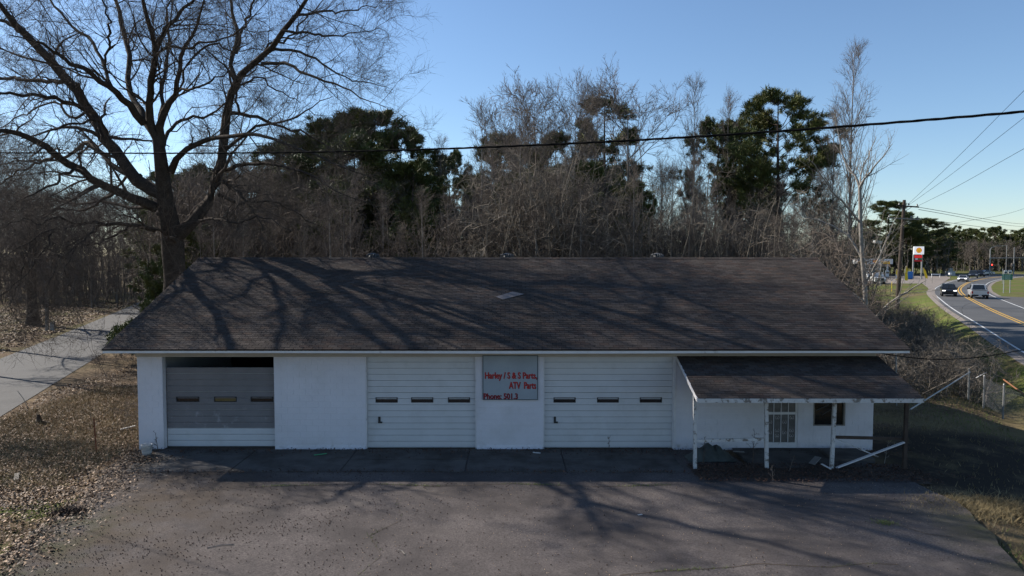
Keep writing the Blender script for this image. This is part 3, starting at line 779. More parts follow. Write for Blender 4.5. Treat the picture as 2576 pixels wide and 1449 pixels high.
for body, xa, xb, ya, yb, mt in (('Harley / S & S Parts,', 1219.5, 1350.5, 957.5, 936, 'red_letter'), ('ATV  Parts', 1280, 1348, 978, 960.5, 'red_letter'), ('Phone: 501.3', 1216.5, 1302, 1004, 989, 'dark_red_letter')):
    for dx, yy, mm, dp in ((0.014, ys-0.0015, 'letter_shadow', 0.003), (0.0, ys-0.004, mt, 0.004)):
        me = text_mesh(body, sx(xa)+dx, sx(xb)+dx, sz(ya)-dx*0.6, sz(yb)-dx*0.6, yy, dp, 0.022, 1.0)
        me.materials.clear(); me.materials.append(MATS[mm])
        o = np_obj('lettering' if mm != 'letter_shadow' else 'lettering_shadow', me, sg, tuple(-c for c in sg.location))
# ------------------------------------------------------------------ the big bare tree beside the garage
def c1(x, y, Y): return P(x/2.16, y/2.16, Y)
TY = 34.2
def limb(pts, m=16, wig=0.05):
    """pts: (x, y, dY, w), measured where in view; w is the drawn width"""
    q = [c1(x, y, TY+d) for x, y, d, w in pts]; r = [max(0.011, 0.88*w/2.16/2/FPX*(TY+d)) for x, y, d, w in pts]
    return smooth_line(q, r, m, NR, wig)
TRUNK = [(950, 1960, 0, 150), (948, 1700, 0, 132), (945, 1449, 0, 124), (938, 1330, 0, 132), (925, 1240, 0, 120), (905, 1130, -0.3, 98), (888, 1000, -0.7, 86), (875, 880, -1.1, 74), (862, 760, -1.5, 62)]
LIMBS = [
 [(960, 1290, 0, 84), (1050, 1205, 0.2, 74), (1130, 1100, 0.4, 68), (1175, 1000, 0.5, 62), (1200, 880, 0.6, 56), (1212, 760, 0.6, 56), (1225, 640, 0.4, 52), (1262, 510, 0.2, 46), (1290, 440, 0, 44), (1350, 380, -0.4, 38), (1430, 310, -0.9, 36), (1495, 225, -1.5, 34), (1560, 130, -2.2, 30), (1640, 40, -3, 24), (1710, -70, -4, 16), (1760, -200, -5, 6)],
 [(1285, 440, 0, 32), (1250, 370, 0.7, 26), (1272, 280, 1.4, 24), (1290, 180, 2.2, 22), (1262, 80, 3, 19), (1245, -20, 3.6, 15), (1215, -160, 4.4, 9), (1200, -280, 5, 4)],
 [(1285, 290, 1.4, 18), (1330, 140, 2.4, 16), (1375, 10, 3.4, 13), (1420, -140, 4.4, 6)],
 [(1425, 345, -0.9, 22), (1540, 352, -1.8, 20), (1640, 395, -2.6, 17), (1760, 436, -3.4, 14), (1880, 480, -4.2, 10), (2000, 545, -5, 6), (2110, 585, -5.6, 3)],
 [(1450, 285, -1, 20), (1570, 275, -0.2, 17), (1700, 315, 0.7, 14), (1830, 400, 1.4, 10), (1960, 445, 2, 6), (2100, 475, 2.6, 3)],
 [(1540, 165, -2, 18), (1680, 182, -3, 14), (1810, 186, -4, 10), (1930, 180, -4.8, 6), (2060, 150, -5.4, 3)],
 [(1590, 90, -2.6, 18), (1700, 70, -2, 15), (1810, 62, -1.2, 11), (1920, 55, -0.4, 8), (2020, 25, 0.4, 5), (2140, 5, 1, 3)],
 [(1390, 345, -0.6, 14), (1480, 240, 0.6, 14), (1560, 210, 1.6, 12), (1650, 110, 2.6, 9), (1740, 20, 3.6, 6), (1800, -80, 4.4, 3)],
 [(930, 930, -0.8, 46), (985, 840, -1.6, 36), (1070, 780, -2.6, 30), (1180, 742, -3.6, 26), (1300, 735, -4.6, 23), (1420, 745, -5.6, 20), (1560, 782, -6.6, 16), (1700, 832, -7.4, 12), (1850, 905, -8.2, 8), (1990, 975, -9, 4)],
 [(1235, 622, 0.4, 26), (1320, 612, 1.4, 22), (1410, 642, 2.4, 19), (1500, 680, 3.4, 16), (1640, 720, 4.4, 12), (1770, 790, 5.2, 8), (1900, 890, 6, 4)],
 [(1225, 815, 0.6, 24), (1290, 768, 0, 20), (1370, 705, -1, 17), (1470, 670, -2, 14), (1600, 640, -3, 10), (1730, 560, -4, 6), (1820, 520, -5, 3)],
 [(1205, 925, 0.5, 28), (1300, 902, -0.5, 24), (1420, 892, -1.5, 20), (1550, 905, -2.5, 17), (1670, 945, -3.4, 13), (1790, 1010, -4.2, 9), (1920, 1070, -5, 5), (2040, 1120, -5.6, 3)],
 [(1205, 985, 0.5, 22), (1280, 1032, -0.6, 18), (1345, 1120, -1.4, 14), (1405, 1205, -2, 10), (1450, 1280, -2.4, 5)],
 [(1300, 610, 1, 16), (1290, 480, 1.8, 14), (1400, 420, 2.6, 12), (1520, 500, 3, 8), (1640, 560, 3.4, 4)],
 [(875, 760, -1.4, 54), (885, 640, -1.6, 46), (928, 560, -1.8, 38), (958, 470, -2.1, 31), (968, 380, -2.5, 26), (990, 280, -2.9, 23), (1035, 180, -3.3, 18), (1090, 60, -3.8, 13), (1120, -60, -4.4, 9), (1150, -200, -5, 4)],
 [(862, 770, -1.5, 56), (815, 690, -1.6, 50), (800, 590, -1.9, 44), (826, 460, -2.4, 40), (838, 340, -3.0, 36), (846, 240, -3.6, 32), (812, 140, -4.2, 27), (785, 40, -4.8, 22), (765, -80, -5.6, 15), (740, -240, -6.6, 7)],
 [(846, 250, -3.5, 28), (900, 165, -3.6, 26), (965, 90, -3.8, 22), (1035, 10, -4, 16), (1110, -80, -4.4, 10), (1200, -170, -5, 5)],
 [(830, 720, -1.4, 46), (770, 610, -0.6, 40), (712, 520, 0.2, 34), (698, 410, 1, 31), (690, 300, 1.8, 29), (662, 170, 2.6, 28), (648, 70, 3.3, 25), (628, -30, 4, 18), (595, -170, 5, 8)],
 [(780, 670, -1.6, 48), (690, 565, -2.6, 42), (612, 490, -3.5, 38), (540, 430, -4.3, 32), (450, 378, -5.2, 28), (335, 318, -6.2, 22), (245, 262, -7, 16), (150, 212, -7.8, 10), (40, 180, -8.6, 5)],
 [(610, 480, -3.5, 22), (570, 350, -2.6, 20), (522, 245, -1.8, 19), (432, 172, -1, 17), (342, 92, -0.2, 14), (270, -10, 0.8, 11), (205, -120, 1.6, 5)],
 [(570, 350, -2.6, 14), (590, 220, -3.4, 14), (600, 100, -4.2, 12), (560, -20, -5, 8), (540, -140, -5.8, 4)],
 [(895, 1060, -0.4, 82), (790, 1000, -0.2, 80), (715, 935, 0, 74), (640, 850, 0.2, 66), (562, 740, 0.4, 62), (500, 630, 0.4, 60), (440, 540, 0.3, 58), (380, 450, 0.2, 55), (320, 370, 0, 52), (242, 292, -0.4, 48), (170, 222, -0.8, 46), (100, 155, -1.2, 42), (30, 65, -1.8, 32), (-40, -40, -2.4, 22), (-130, -170, -3.2, 10)],
 [(120, 170, -1.2, 26), (40, 130, -0.6, 22), (-60, 85, 0.2, 16), (-180, 30, 1, 8)],
 [(375, 445, 0.2, 30), (280, 440, 1.2, 26), (150, 436, 2.2, 22), (0, 430, 3.2, 18), (-160, 440, 4, 8)],
 [(520, 620, 0.4, 28), (410, 562, -1, 24), (280, 530, -2.4, 22), (150, 518, -3.6, 20), (0, 506, -5, 16), (-140, 520, -6, 8)],
 [(480, 590, 0.4, 18), (400, 640, 1.4, 16), (310, 560, 2.2, 12), (200, 590, 3, 10), (90, 640, 4, 8), (-20, 700, 5, 5)],
 [(600, 790, 0.3, 24), (520, 650, -0.8, 16), (420, 670, -1.8, 14), (320, 690, -2.8, 12), (230, 760, -3.6, 9), (150, 800, -4.4, 6)],
 [(850, 1130, -0.2, 66), (740, 1075, -0.8, 54), (630, 1042, -1.4, 50), (525, 990, -2.2, 48), (422, 910, -3, 46), (324, 850, -3.8, 44), (232, 790, -4.6, 38), (122, 732, -5.4, 33), (40, 708, -6.2, 28), (-70, 700, -7, 18), (-190, 720, -8, 7)],
 [(330, 858, -3.8, 20), (240, 866, -3.2, 16), (150, 905, -2.6, 12), (60, 960, -2, 9), (-30, 1020, -1.4, 5)],
 [(760, 960, 0, 40), (640, 920, 1, 32), (540, 820, 2, 28), (470, 760, 3, 26), (380, 850, 3.8, 18), (250, 880, 4.6, 14), (130, 870, 5.4, 10), (30, 900, 6, 5)],
 [(840, 1250, -0.4, 30), (700, 1220, -2, 24), (560, 1215, -3.4, 21), (420, 1222, -4.8, 18), (300, 1250, -6, 14), (180, 1300, -7, 10), (60, 1375, -8, 6), (-40, 1450, -8.6, 3)],
 [(980, 1330, 0, 18), (880, 1262, -1.4, 16), (790, 1230, -2.6, 12), (700, 1180, -3.6, 8), (620, 1120, -4.4, 4)],
 [(905, 1180, 0, 30), (800, 1120, 2, 24), (700, 1130, 3.4, 20), (560, 1090, 4.8, 16), (400, 1110, 6, 12), (260, 1080, 7, 8), (120, 1090, 8, 4)],
 [(560, 1218, -3.4, 16), (500, 1260, -5, 14), (420, 1330, -6.4, 11), (340, 1400, -7.4, 9), (280, 1500, -8.4, 7), (230, 1640, -9, 5), (280, 1700, -9.4, 4), (200, 1800, -9.6, 3)],
 [(300, 1250, -6, 12), (260, 1330, -7, 10), (200, 1400, -8, 8), (150, 1480, -8.6, 6), (60, 1560, -9.2, 4), (-30, 1640, -9.6, 3)],
 [(765, -60, -5.4, 27.9), (800, -180, -6.4, 24.8), (860, -300, -7.4, 20.2), (900, -430, -8.2, 12.4), (960, -520, -8.8, 6.2)],  # limbs above the view, added and thickened for heavier shadows below
 [(628, -30, 4, 27.9), (660, -160, 3, 24.8), (700, -300, 2, 20.2), (690, -440, 1.2, 12.4), (740, -560, 0.4, 6.2)],
 [(-30, -20, -2.4, 37.2), (40, -140, -3.6, 31.0), (130, -260, -4.6, 23.2), (180, -380, -5.6, 14.0), (260, -480, -6.4, 6.2)],
 [(1100, -60, -4.4, 21.7), (1160, -180, -5.4, 21.7), (1260, -280, -6.2, 17.1), (1330, -390, -7, 10.8), (1420, -470, -7.8, 6.2)],
 [(1245, -20, 3.6, 23.2), (1180, -160, 2.6, 21.7), (1100, -290, 1.8, 17.1), (1060, -420, 1, 10.8), (1000, -520, 0.4, 6.2)],
 [(1680, -40, -3.8, 24.8), (1600, -160, -4.8, 21.7), (1560, -290, -5.6, 17.1), (1480, -400, -6.4, 10.8), (1440, -500, -7, 6.2)],
 [(205, -120, 1.6, 18.6), (300, -220, 0.6, 18.6), (400, -330, -0.4, 15.5), (480, -430, -1.4, 10.8), (560, -540, -2.2, 6.2)],
 [(930, -60, 5, 18.6), (860, -200, 4, 18.6), (900, -340, 3, 14.0), (860, -460, 2.2, 9.3), (900, -580, 1.6, 6.2)],
 [(560, 1218, -3.4, 14), (450, 1290, -4.6, 12), (350, 1360, -5.6, 9), (300, 1460, -6.4, 7), (330, 1560, -7, 4)],
 [(180, 1300, -7, 9), (120, 1420, -7.8, 8), (110, 1540, -8.4, 6), (60, 1660, -9, 5), (100, 1760, -9.4, 3)],
 [(420, 1330, -6.4, 10), (360, 1460, -7.2, 8), (400, 1580, -7.8, 6), (440, 1690, -8.2, 3)],
 [(1190, 1060, 0.4, 24), (1300, 1100, 2, 18), (1450, 1090, 3.4, 14), (1600, 1150, 4.6, 9), (1740, 1240, 5.6, 4)],
 [(1060, 1200, 0.2, 20), (1160, 1190, -1.6, 16), (1290, 1210, -3.2, 12), (1420, 1180, -4.6, 8), (1560, 1250, -6, 4)],
 [(420, 1222, -4.8, 14), (330, 1180, -5.6, 12), (220, 1210, -6.4, 10), (100, 1190, -7.2, 7), (-30, 1260, -8, 4)],
 [(700, 1220, -2, 16), (600, 1290, -3, 13), (480, 1330, -4, 10), (380, 1300, -5, 7), (260, 1380, -6, 4)],
 [(420, 910, -3, 20), (330, 960, -4.4, 16), (230, 1040, -5.6, 12), (130, 1080, -6.6, 8), (20, 1160, -7.6, 4)],
 [(630, 1042, -1.4, 20), (540, 1090, -0.4, 16), (440, 1150, 0.8, 12), (330, 1130, 2, 8), (210, 1180, 3, 4)],
 [(868, 820, -1.2, 24), (930, 700, 0.6, 22), (1010, 640, 2, 18), (1120, 640, 3.4, 14), (1230, 560, 4.6, 9), (1350, 520, 5.6, 5)],
 [(865, 690, -1.5, 26), (880, 500, 0.4, 22), (900, 350, 1.8, 19), (915, 200, 3, 16), (905, 80, 4, 12), (930, -60, 5, 7), (960, -200, 6, 4)],
 [(958, 500, -2, 16), (1060, 480, -3.4, 14), (1160, 430, -4.6, 11), (1230, 390, -5.6, 7), (1300, 330, -6.4, 4)],
 [(850, 300, -3.2, 18), (930, 245, -4.4, 16), (1060, 240, -5.6, 14), (1200, 215, -6.6, 10), (1320, 150, -7.6, 6), (1420, 60, -8.4, 3)],
 [(940, 540, -1.8, 14), (1060, 300, -1, 14), (1180, 240, -0.2, 11), (1240, 270, 0.4, 8), (1400, 270, 1, 5), (1520, 300, 1.6, 3)],
]
tx, ty_, tz = c1(948, 1449, TY); tree = thing('bare_oak_tree', 'huge bare spreading tree at the left behind the garage roof', 'tree', (tx, TY, 0))
Lm = [limb(p) for p in LIMBS]
tp, tr = smooth_line([c1(x, y, TY+d) for x, y, d, w in TRUNK], [0.9*w/2.16/2/FPX*(TY+d) for x, y, d, w in TRUNK], 18, NR, 0.02)
tp[0][2] = -0.3; tr[0] *= 1.5; tr[1] *= 1.15
off = np.array([tx, TY, 0])
v, f = tubes_arr(tp[None], tr[None], 14)
np_obj('trunk', np_mesh('trunk', v-off, f, 'bark', smooth=True), tree)
LP = np.stack([a for a, b in Lm]); LR = np.stack([b for a, b in Lm])
v, f = tubes_arr(LP, LR, 8)
np_obj('limbs', np_mesh('limbs', v-off, f, 'bark', smooth=True), tree)
rr = np.random.default_rng(5)
A1p, A1r = grow(rr, LP, LR, 15, 0.15, 1.0, 52, 3.6, 7, rf=0.45, up=0.10, curl=0.22, rmin=0.010, taper_len=0.45)
A2p, A2r = grow(rr, A1p, A1r, 9, 0.15, 1.0, 48, 1.55, 5, rf=0.55, up=0.08, curl=0.25, rmin=0.0055, taper_len=0.35)
A3p, A3r = grow(rr, A2p, A2r, 10, 0.1, 1.0, 42, 0.75, 3, rf=0.6, up=0.08, curl=0.22, rmin=0.0037, taper_len=0.3)
v1 = join([tubes_arr(A1p, A1r, 5), tubes_arr(A2p, A2r, 3)])
np_obj('branches', np_mesh('branches', v1[0]-off, v1[1], 'twig'), tree)
v, f = tubes_arr(A3p, A3r, 3)
tw = np_obj('twigs', np_mesh('twigs', v-off, f, 'twig'), tree); tag(tw, kind='stuff')

# ------------------------------------------------------------------ tree prototypes
def np_part_meshes(tr_arr, cr_arr, tm, cm):
    return np_mesh('trunk', tr_arr[0], tr_arr[1], tm, smooth=True), np_mesh('crown', cr_arr[0], cr_arr[1], cm)
def fit_dome(a, cz, rx, rz, r, lo=0.78):
    P_, R_ = a; k = np.array([1/rx, 1/rx, 1/rz]); v = (P_[:, -1]-P_[:, 0])*k; w = (P_[:, 0]-np.array([0, 0, cz]))*k
    A = (v*v).sum(1); B = (v*w).sum(1); C = (w*w).sum(1)-1; D = B*B-A*C; f = np.where(D > 0, (-B+np.sqrt(np.maximum(D, 0)))/A, 0.25); f = np.clip(f, 0.12, 3.0)*r.uniform(lo, 1.02, len(A))
    return P_[:, :1]+(P_-P_[:, :1])*f[:, None, None], R_
def bare_proto(seed, H, form, tm='grey_bark', cm='grey_twig'):
    if form == 'narrow': tm = 'pale_bark'
    r = np.random.default_rng(seed)
    m = 10; z = np.linspace(0, 1, m)
    if form == 'round':
        lean = r.normal(0, 0.03, 2); line = np.stack([lean[0]*z*H+0.15*np.sin(z*4+seed), lean[1]*z*H+0.15*np.cos(z*3+seed), z*H*0.86-0.2], 1)[None]
        rad = (H*0.0115*(1-z*0.88))[None]
        a = grow(r, line, rad, 17, 0.40, 1.0, 44, H*0.46, 8, rf=0.62, up=0.12, curl=0.10, rmin=0.035, taper_len=0.45, upk=0.6)
        a = fit_dome(a, H*0.66, H*0.27, H*0.34, r)
        b = grow(r, *a, 11, 0.2, 1.0, 42, H*0.16, 5, rf=0.6, up=0.08, curl=0.16, rmin=0.02, taper_len=0.4)
        c = grow(r, *b, 7, 0.15, 1.0, 40, H*0.07, 3, rf=0.6, up=0.1, curl=0.16, rmin=0.013, taper_len=0.3)
        d = grow(r, *c, 4, 0.2, 1.0, 38, H*0.03, 2, rf=0.6, up=0.1, rmin=0.009)
    elif form == 'narrow':
        line = np.stack([0.12*np.sin(z*3+seed), 0.12*np.cos(z*2+seed), z*H-0.2], 1)[None]
        rad = (H*0.0085*(1-z*0.93))[None]
        a = grow(r, line, rad, 78, 0.20, 0.98, 38, H*0.21, 6, rf=0.42, up=0.32, curl=0.1, rmin=0.015, taper_len=0.72)
        a = fit_dome(a, H*0.58, H*0.105, H*0.44, r, 0.6)
        b = grow(r, *a, 8, 0.15, 1.0, 42, H*0.06, 4, rf=0.6, up=0.1, curl=0.15, rmin=0.01, taper_len=0.4)
        c = grow(r, *b, 4, 0.15, 1.0, 32, H*0.03, 3, rf=0.6, up=0.15, rmin=0.007, taper_len=0.3)
        d = None
    else:  # sapling, scrubby
        line = np.stack([0.35*np.sin(z*3+seed), 0.3*np.cos(z*2.4+seed), z*H-0.2], 1)[None]
        rad = (H*0.0095*(1-z*0.9))[None]
        a = grow(r, line, rad, 34, 0.10, 0.98, 62, H*0.32, 6, rf=0.5, up=0.08, curl=0.2, rmin=0.015, taper_len=0.5)
        b = grow(r, *a, 8, 0.15, 1.0, 46, H*0.11, 4, rf=0.6, up=0.1, curl=0.22, rmin=0.01, taper_len=0.4)
        c = grow(r, *b, 5, 0.15, 1.0, 42, H*0.05, 3, rf=0.6, up=0.08, rmin=0.006, taper_len=0.3)
        d = None
    tr_ = tubes_arr(line, rad, 8)
    arrs = [tubes_arr(*a, 5), tubes_arr(*b, 4), tubes_arr(*c, 3)]+([tubes_arr(*d, 3)] if d else [])
    return np_part_meshes(tr_, join(arrs), tm, cm)

def tufts(r, pos, dirs, size, k, w):
    n = len(pos); d = unit(dirs[:, None, :]+r.normal(size=(n, k, 3))*0.75); s = size*r.uniform(0.5, 1.15, (n, k, 1))
    sd = unit(np.cross(d, r.normal(size=(n, k, 3))))*w*0.5
    p = pos[:, None, :]+r.normal(size=(n, k, 3))*size*0.28
    v = np.stack([p-sd, p+sd, p+d*s+sd*0.4, p+d*s-sd*0.4], 2).reshape(-1, 3); f = np.arange(n*k*4).reshape(-1, 4)
    t = np.repeat(r.uniform(0.6, 1.4, n), k)*r.uniform(0.8, 1.2, n*k)
    yel = np.repeat(r.uniform(0, 1, n), k); tint = np.stack([t*(0.9+0.35*yel), t, t*(0.95-0.25*yel)], 1)
    return v, f, tint
def pine_proto(seed, H, form):
    r = np.random.default_rng(seed); m = 10; z = np.linspace(0, 1, m)
    line = np.stack([0.25*np.sin(z*2.5+seed), 0.25*np.cos(z*2+seed), z*H*0.97-0.2], 1)[None]
    rad = (H*0.0125*(1-z*0.9))[None]
    if form == 'old': a = grow(r, line, rad, 40, 0.45, 0.99, 66, H*0.25, 6, rf=0.4, up=0.20, curl=0.14, rmin=0.03, taper_len=0.0); n2, ns, sz = 13, 6, 0.0165
    elif form == 'full': a = grow(r, line, rad, 66, 0.08, 0.99, 70, H*0.27, 6, rf=0.35, up=0.10, curl=0.12, rmin=0.025, taper_len=0.0); n2, ns, sz = 13, 5, 0.020
    elif form == 'slender': a = grow(r, line, rad, 60, 0.30, 0.99, 66, H*0.17, 6, rf=0.35, up=0.12, curl=0.14, rmin=0.02, taper_len=0.0); n2, ns, sz = 9, 5, 0.018
    else: a = grow(r, line, rad, 46, 0.05, 0.98, 62, H*0.34, 6, rf=0.4, up=0.2, curl=0.12, rmin=0.015, taper_len=0.8); n2, ns, sz = 7, 5, 0.03
    if form == 'old': a = fit_dome(a, H*0.70, H*0.215, H*0.275, r, 0.8)
    elif form == 'full': a = fit_dome(a, H*0.45, H*0.24, H*0.54, r, 0.8)
    elif form == 'slender': a = fit_dome(a, H*0.62, H*0.12, H*0.37, r, 0.75)
    b = grow(r, *a, n2, 0.42 if form != 'young' else 0.2, 1.0, 50, H*0.055, 4, rf=0.5, up=0.16, curl=0.2, rmin=0.012, taper_len=0.2)
    bp = b[0]; t = r.uniform(0.45, 1.0, (len(bp), ns))*3; i = np.minimum(t.astype(int), 2); fr = (t-i)[..., None]; ii = np.arange(len(bp))[:, None]
    pos = (bp[ii, i]*(1-fr)+bp[ii, i+1]*fr).reshape(-1, 3); dr = unit((bp[:, -1]-bp[:, 0]))[:, None, :].repeat(ns, 1).reshape(-1, 3)+np.array([0, 0, 0.5])
    v, f, tint = tufts(r, pos, dr, H*sz, 15, H*sz*0.13)
    wood = join([tubes_arr(line, rad, 8), tubes_arr(*a, 4), tubes_arr(*b, 3)])
    return np_mesh('trunk', wood[0], wood[1], 'pine_bark'), np_mesh('crown', v, f, 'needles', tint)

PR = {}
for k in range(3): PR['round', k] = bare_proto(20+k, 20.0, 'round')
for k in range(2): PR['narrow', k] = bare_proto(30+k, 20.0, 'narrow')
for k in range(3): PR['scrub', k] = bare_proto(40+k, 10.0, 'scrub')
for k in range(2): PR['old', k] = pine_proto(50+k, 20.0, 'old')
for k in range(2): PR['full', k] = pine_proto(60+k, 18.0, 'full')
PR['slender', 0] = pine_proto(70, 18.0, 'slender'); PR['young', 0] = pine_proto(80, 8.0, 'young')
def top_of(ms):
    t = 0
    for me in ms:
        c = np.zeros(len(me.vertices)*3, dtype=np.float32); me.vertices.foreach_get('co', c); t = max(t, float(np.sort(c[2::3])[-12]))
    return t
PH = {k: top_of(v) for k, v in PR.items()}
def plant(form, k, px, top, Y, label, name, cat='tree', group=None, wid=1.0, rz=None, zb=0.0):
    X, _, ztop = P(px, top, Y); H = ztop-zb
    if (form, k) not in PR: k = 0
    s = H/PH[form, k]
    t = thing(name, label, cat, (X, Y, zb), R0.uniform(0, 6.28) if rz is None else rz, group)
    t.scale = (s*wid, s*wid, s)
    for nm, me in zip(('trunk', 'crown'), PR[form, k]):
        o = bpy.data.objects.new(nm, me); COL.objects.link(o); o.parent = t
    if group: REPEATS.append((t, form, px, H))
    return t
REPEATS = []
ADJ = {'scrub': 'scrubby bare tree', 'narrow': 'slim upright bare tree', 'round': 'wide crowned bare tree', 'full': 'dense dark pine', 'old': 'open crowned pine', 'slender': 'thin pine'}
ORD = ['leftmost', 'second from left', 'third from left', 'fourth from left', 'fifth from left', 'sixth from left', 'seventh from left', 'eighth from left', 'ninth from left', 'tenth from left', 'eleventh from left', 'rightmost']
ZW = [(480, 'left of the big tree trunk'), (560, 'right of the big tree trunk'), (800, 'behind the left end of the roof ridge'), (1040, 'behind the left roof vent'), (1200, 'in the gap right of the dark pine clump'), (1350, 'behind the middle roof vent'), (1500, 'inside the centre brush'), (1700, 'behind the right roof vent'), (1900, 'under the shorter pine right of centre'), (2060, 'under the tallest pine'), (9999, 'at the right end of the roof ridge')]
ZS = [(60, 'at the left edge beyond the side street'), (160, 'beyond the lone dark trunk'), (280, 'deep beyond the side street'), (9999, 'where the side street disappears')]
ZF = [(2400, 'in the far line right of the price sign'), (2480, 'in the far line above the junction cars'), (2545, 'in the far line behind the signal mast'), (9999, 'in the far line at the right edge')]
def relabel(zones, extra='', base=None):
    sets = {}
    for o, form, px, Hh in REPEATS:
        z = next(t for lim, t in zones if px < lim); sets.setdefault((form, z), []).append((px, Hh, o))
    for (form, z), L in sets.items():
        L.sort(key=lambda q: q[0]); n = len(L); b = base if base else ADJ[form]+extra
        if n == 1: L[0][2]['label'] = f'{b} {z}'
        elif n == 2:
            hi = 0 if L[0][1] > L[1][1] else 1; L[hi][2]['label'] = f'taller {b} {z}'; L[1-hi][2]['label'] = f'shorter {b} {z}'
        else:
            for k, q in enumerate(L): q[2]['label'] = f'{b} {z}, '+(ORD[-1] if k == n-1 else ORD[k])
    REPEATS.clear()
# pines one can tell apart
for form, k, px, top, Y, w, lab in [
    ('old', 0, 1965, 214, 57, 1.25, 'tallest rounded dark pine right of centre above the roof'),
    ('old', 1, 1805, 288, 60, 0.9, 'shorter leaning pine touching the left side of the tallest pine'),
    ('slender', 0, 1885, 275, 66, 1.1, 'pine crown filling the gap behind the tallest rounded pine'),
    ('full', 0, 935, 268, 62, 1.5, 'highest dark pine of the clump right of the big bare tree'),
    ('full', 1, 850, 284, 64, 1.6, 'broad dark pine half hidden by the big bare tree branches'),
    ('full', 0, 1010, 318, 60, 1.35, 'dark pine sloping down at the right end of the big clump'),
    ('full', 1, 765, 322, 68, 1.5, 'dark pine at the left end of the clump behind the big bare tree'),
    ('full', 1, 900, 330, 55, 1.3, 'pine in front of the dark clump, its boughs low above the roof'),
    ('full', 0, 1040, 395, 53, 1.2, 'lowest pine at the right foot of the dark clump'),
    ('full', 0, 1480, 400, 52, 0.9, 'dark evergreen buried in the right half of the centre brush'),
    ('full', 1, 1585, 440, 50, 0.9, 'dark evergreen at the right edge of the centre brush'),
    ('full', 1, 1300, 420, 54, 0.8, 'dark evergreen buried in the left half of the centre brush'),
    ('old', 1, 1132, 372, 74, 0.8, 'small pine alone in the gap right of the dark pine clump'),
    ('slender', 0, 1530, 236, 66, 1.3, 'narrow pine standing between the two round bare trees'),
    ('full', 0, 1400, 325, 70, 0.9, 'low dark pine crown under the left round bare tree'),
    ('full', 1, 1262, 322, 70, 0.9, 'low dark pine crown behind the left slender bare trunk'),
    ('full', 1, 1335, 352, 74, 0.9, 'lowest dark pine between two low pine crowns left of centre'),
    ('slender', 0, 1905, 405, 72, 1.4, 'thin pine low down behind the foot of the tallest pine'),
    ('young', 0, 1062, 470, 50, 0.9, 'bright young pine in front of the brush near the left roof vent'),
    ('young', 0, 512, 560, 46, 1.0, 'bushy young pine just right of the big bare tree trunk'),
    ('young', 0, 640, 500, 52, 0.9, 'yellow green young pine behind the left part of the roof ridge'),
    ('young', 0, 395, 610, 42, 0.8, 'low young pine just left of the big bare tree trunk')]:
    plant(form, k, px, top, Y, lab, 'pine_tree', 'pine tree', None, w)
for q in range(26):
    px = 395+q*49+R0.uniform(-14, 14); top = 440+R0.uniform(-35, 35)
    if px > 1600: top += 130
    if 1060 < px < 1180: top += 60
    plant(R0.choice(['full', 'full', 'old']), q % 2, px, top, R0.uniform(74, 88), 'dark pine deep in the wood behind the brush and garage', 'pine_tree', 'pine tree', 'pines deep in the wood behind the garage', 1.15)
relabel([(a, b.replace('behind the', 'far behind the')) for a, b in ZW])
for form, k, px, top, Y, w, lab in [
    ('full', 0, 2232, 503, 222, 2.0, 'round topped pine behind the utility pole'),
    ('full', 1, 2330, 545, 226, 2.1, 'broad pine behind the tall fuel station price sign'),
    ('full', 1, 2285, 560, 216, 2.0, 'pine between the utility pole and the price sign'),
    ('full', 0, 2190, 552, 214, 2.0, 'pine behind the white barked young tree'),
    ('full', 0, 2150, 575, 218, 2.0, 'pine behind the fuel station canopy at the end of the wood'),
    ('full', 0, 2258, 528, 232, 2.0, 'pine right behind the top of the utility pole'),
    ('full', 1, 2358, 590, 236, 2.0, 'lower pine right of the broad pine behind the price sign')]:
    plant(form, k, px, top, Y, lab, 'pine_tree', 'pine tree', None, w, zb=0.2)
for q in range(34):
    px = 2350+q*12+R0.uniform(-4, 4); plant(R0.choice(['full', 'full', 'old', 'slender']), q % 2, px, 574+R0.uniform(-9, 12)+abs(q-8)*0.2, R0.uniform(262, 300), 'far pine in the tree line beyond the highway junction', 'pine_tree', 'pine tree', 'pines in the far tree line beyond the junction', 1.25, zb=0.2)
for q in range(16):
    px = 2360+q*22+R0.uniform(-6, 6); plant('round', q % 3, px, 604+R0.uniform(-6, 14), R0.uniform(244, 258), 'grey bare tree in front of the far tree line', 'bare_tree', 'tree', 'bare trees in front of the far tree line', 1.0, zb=0.2)
relabel(ZF)
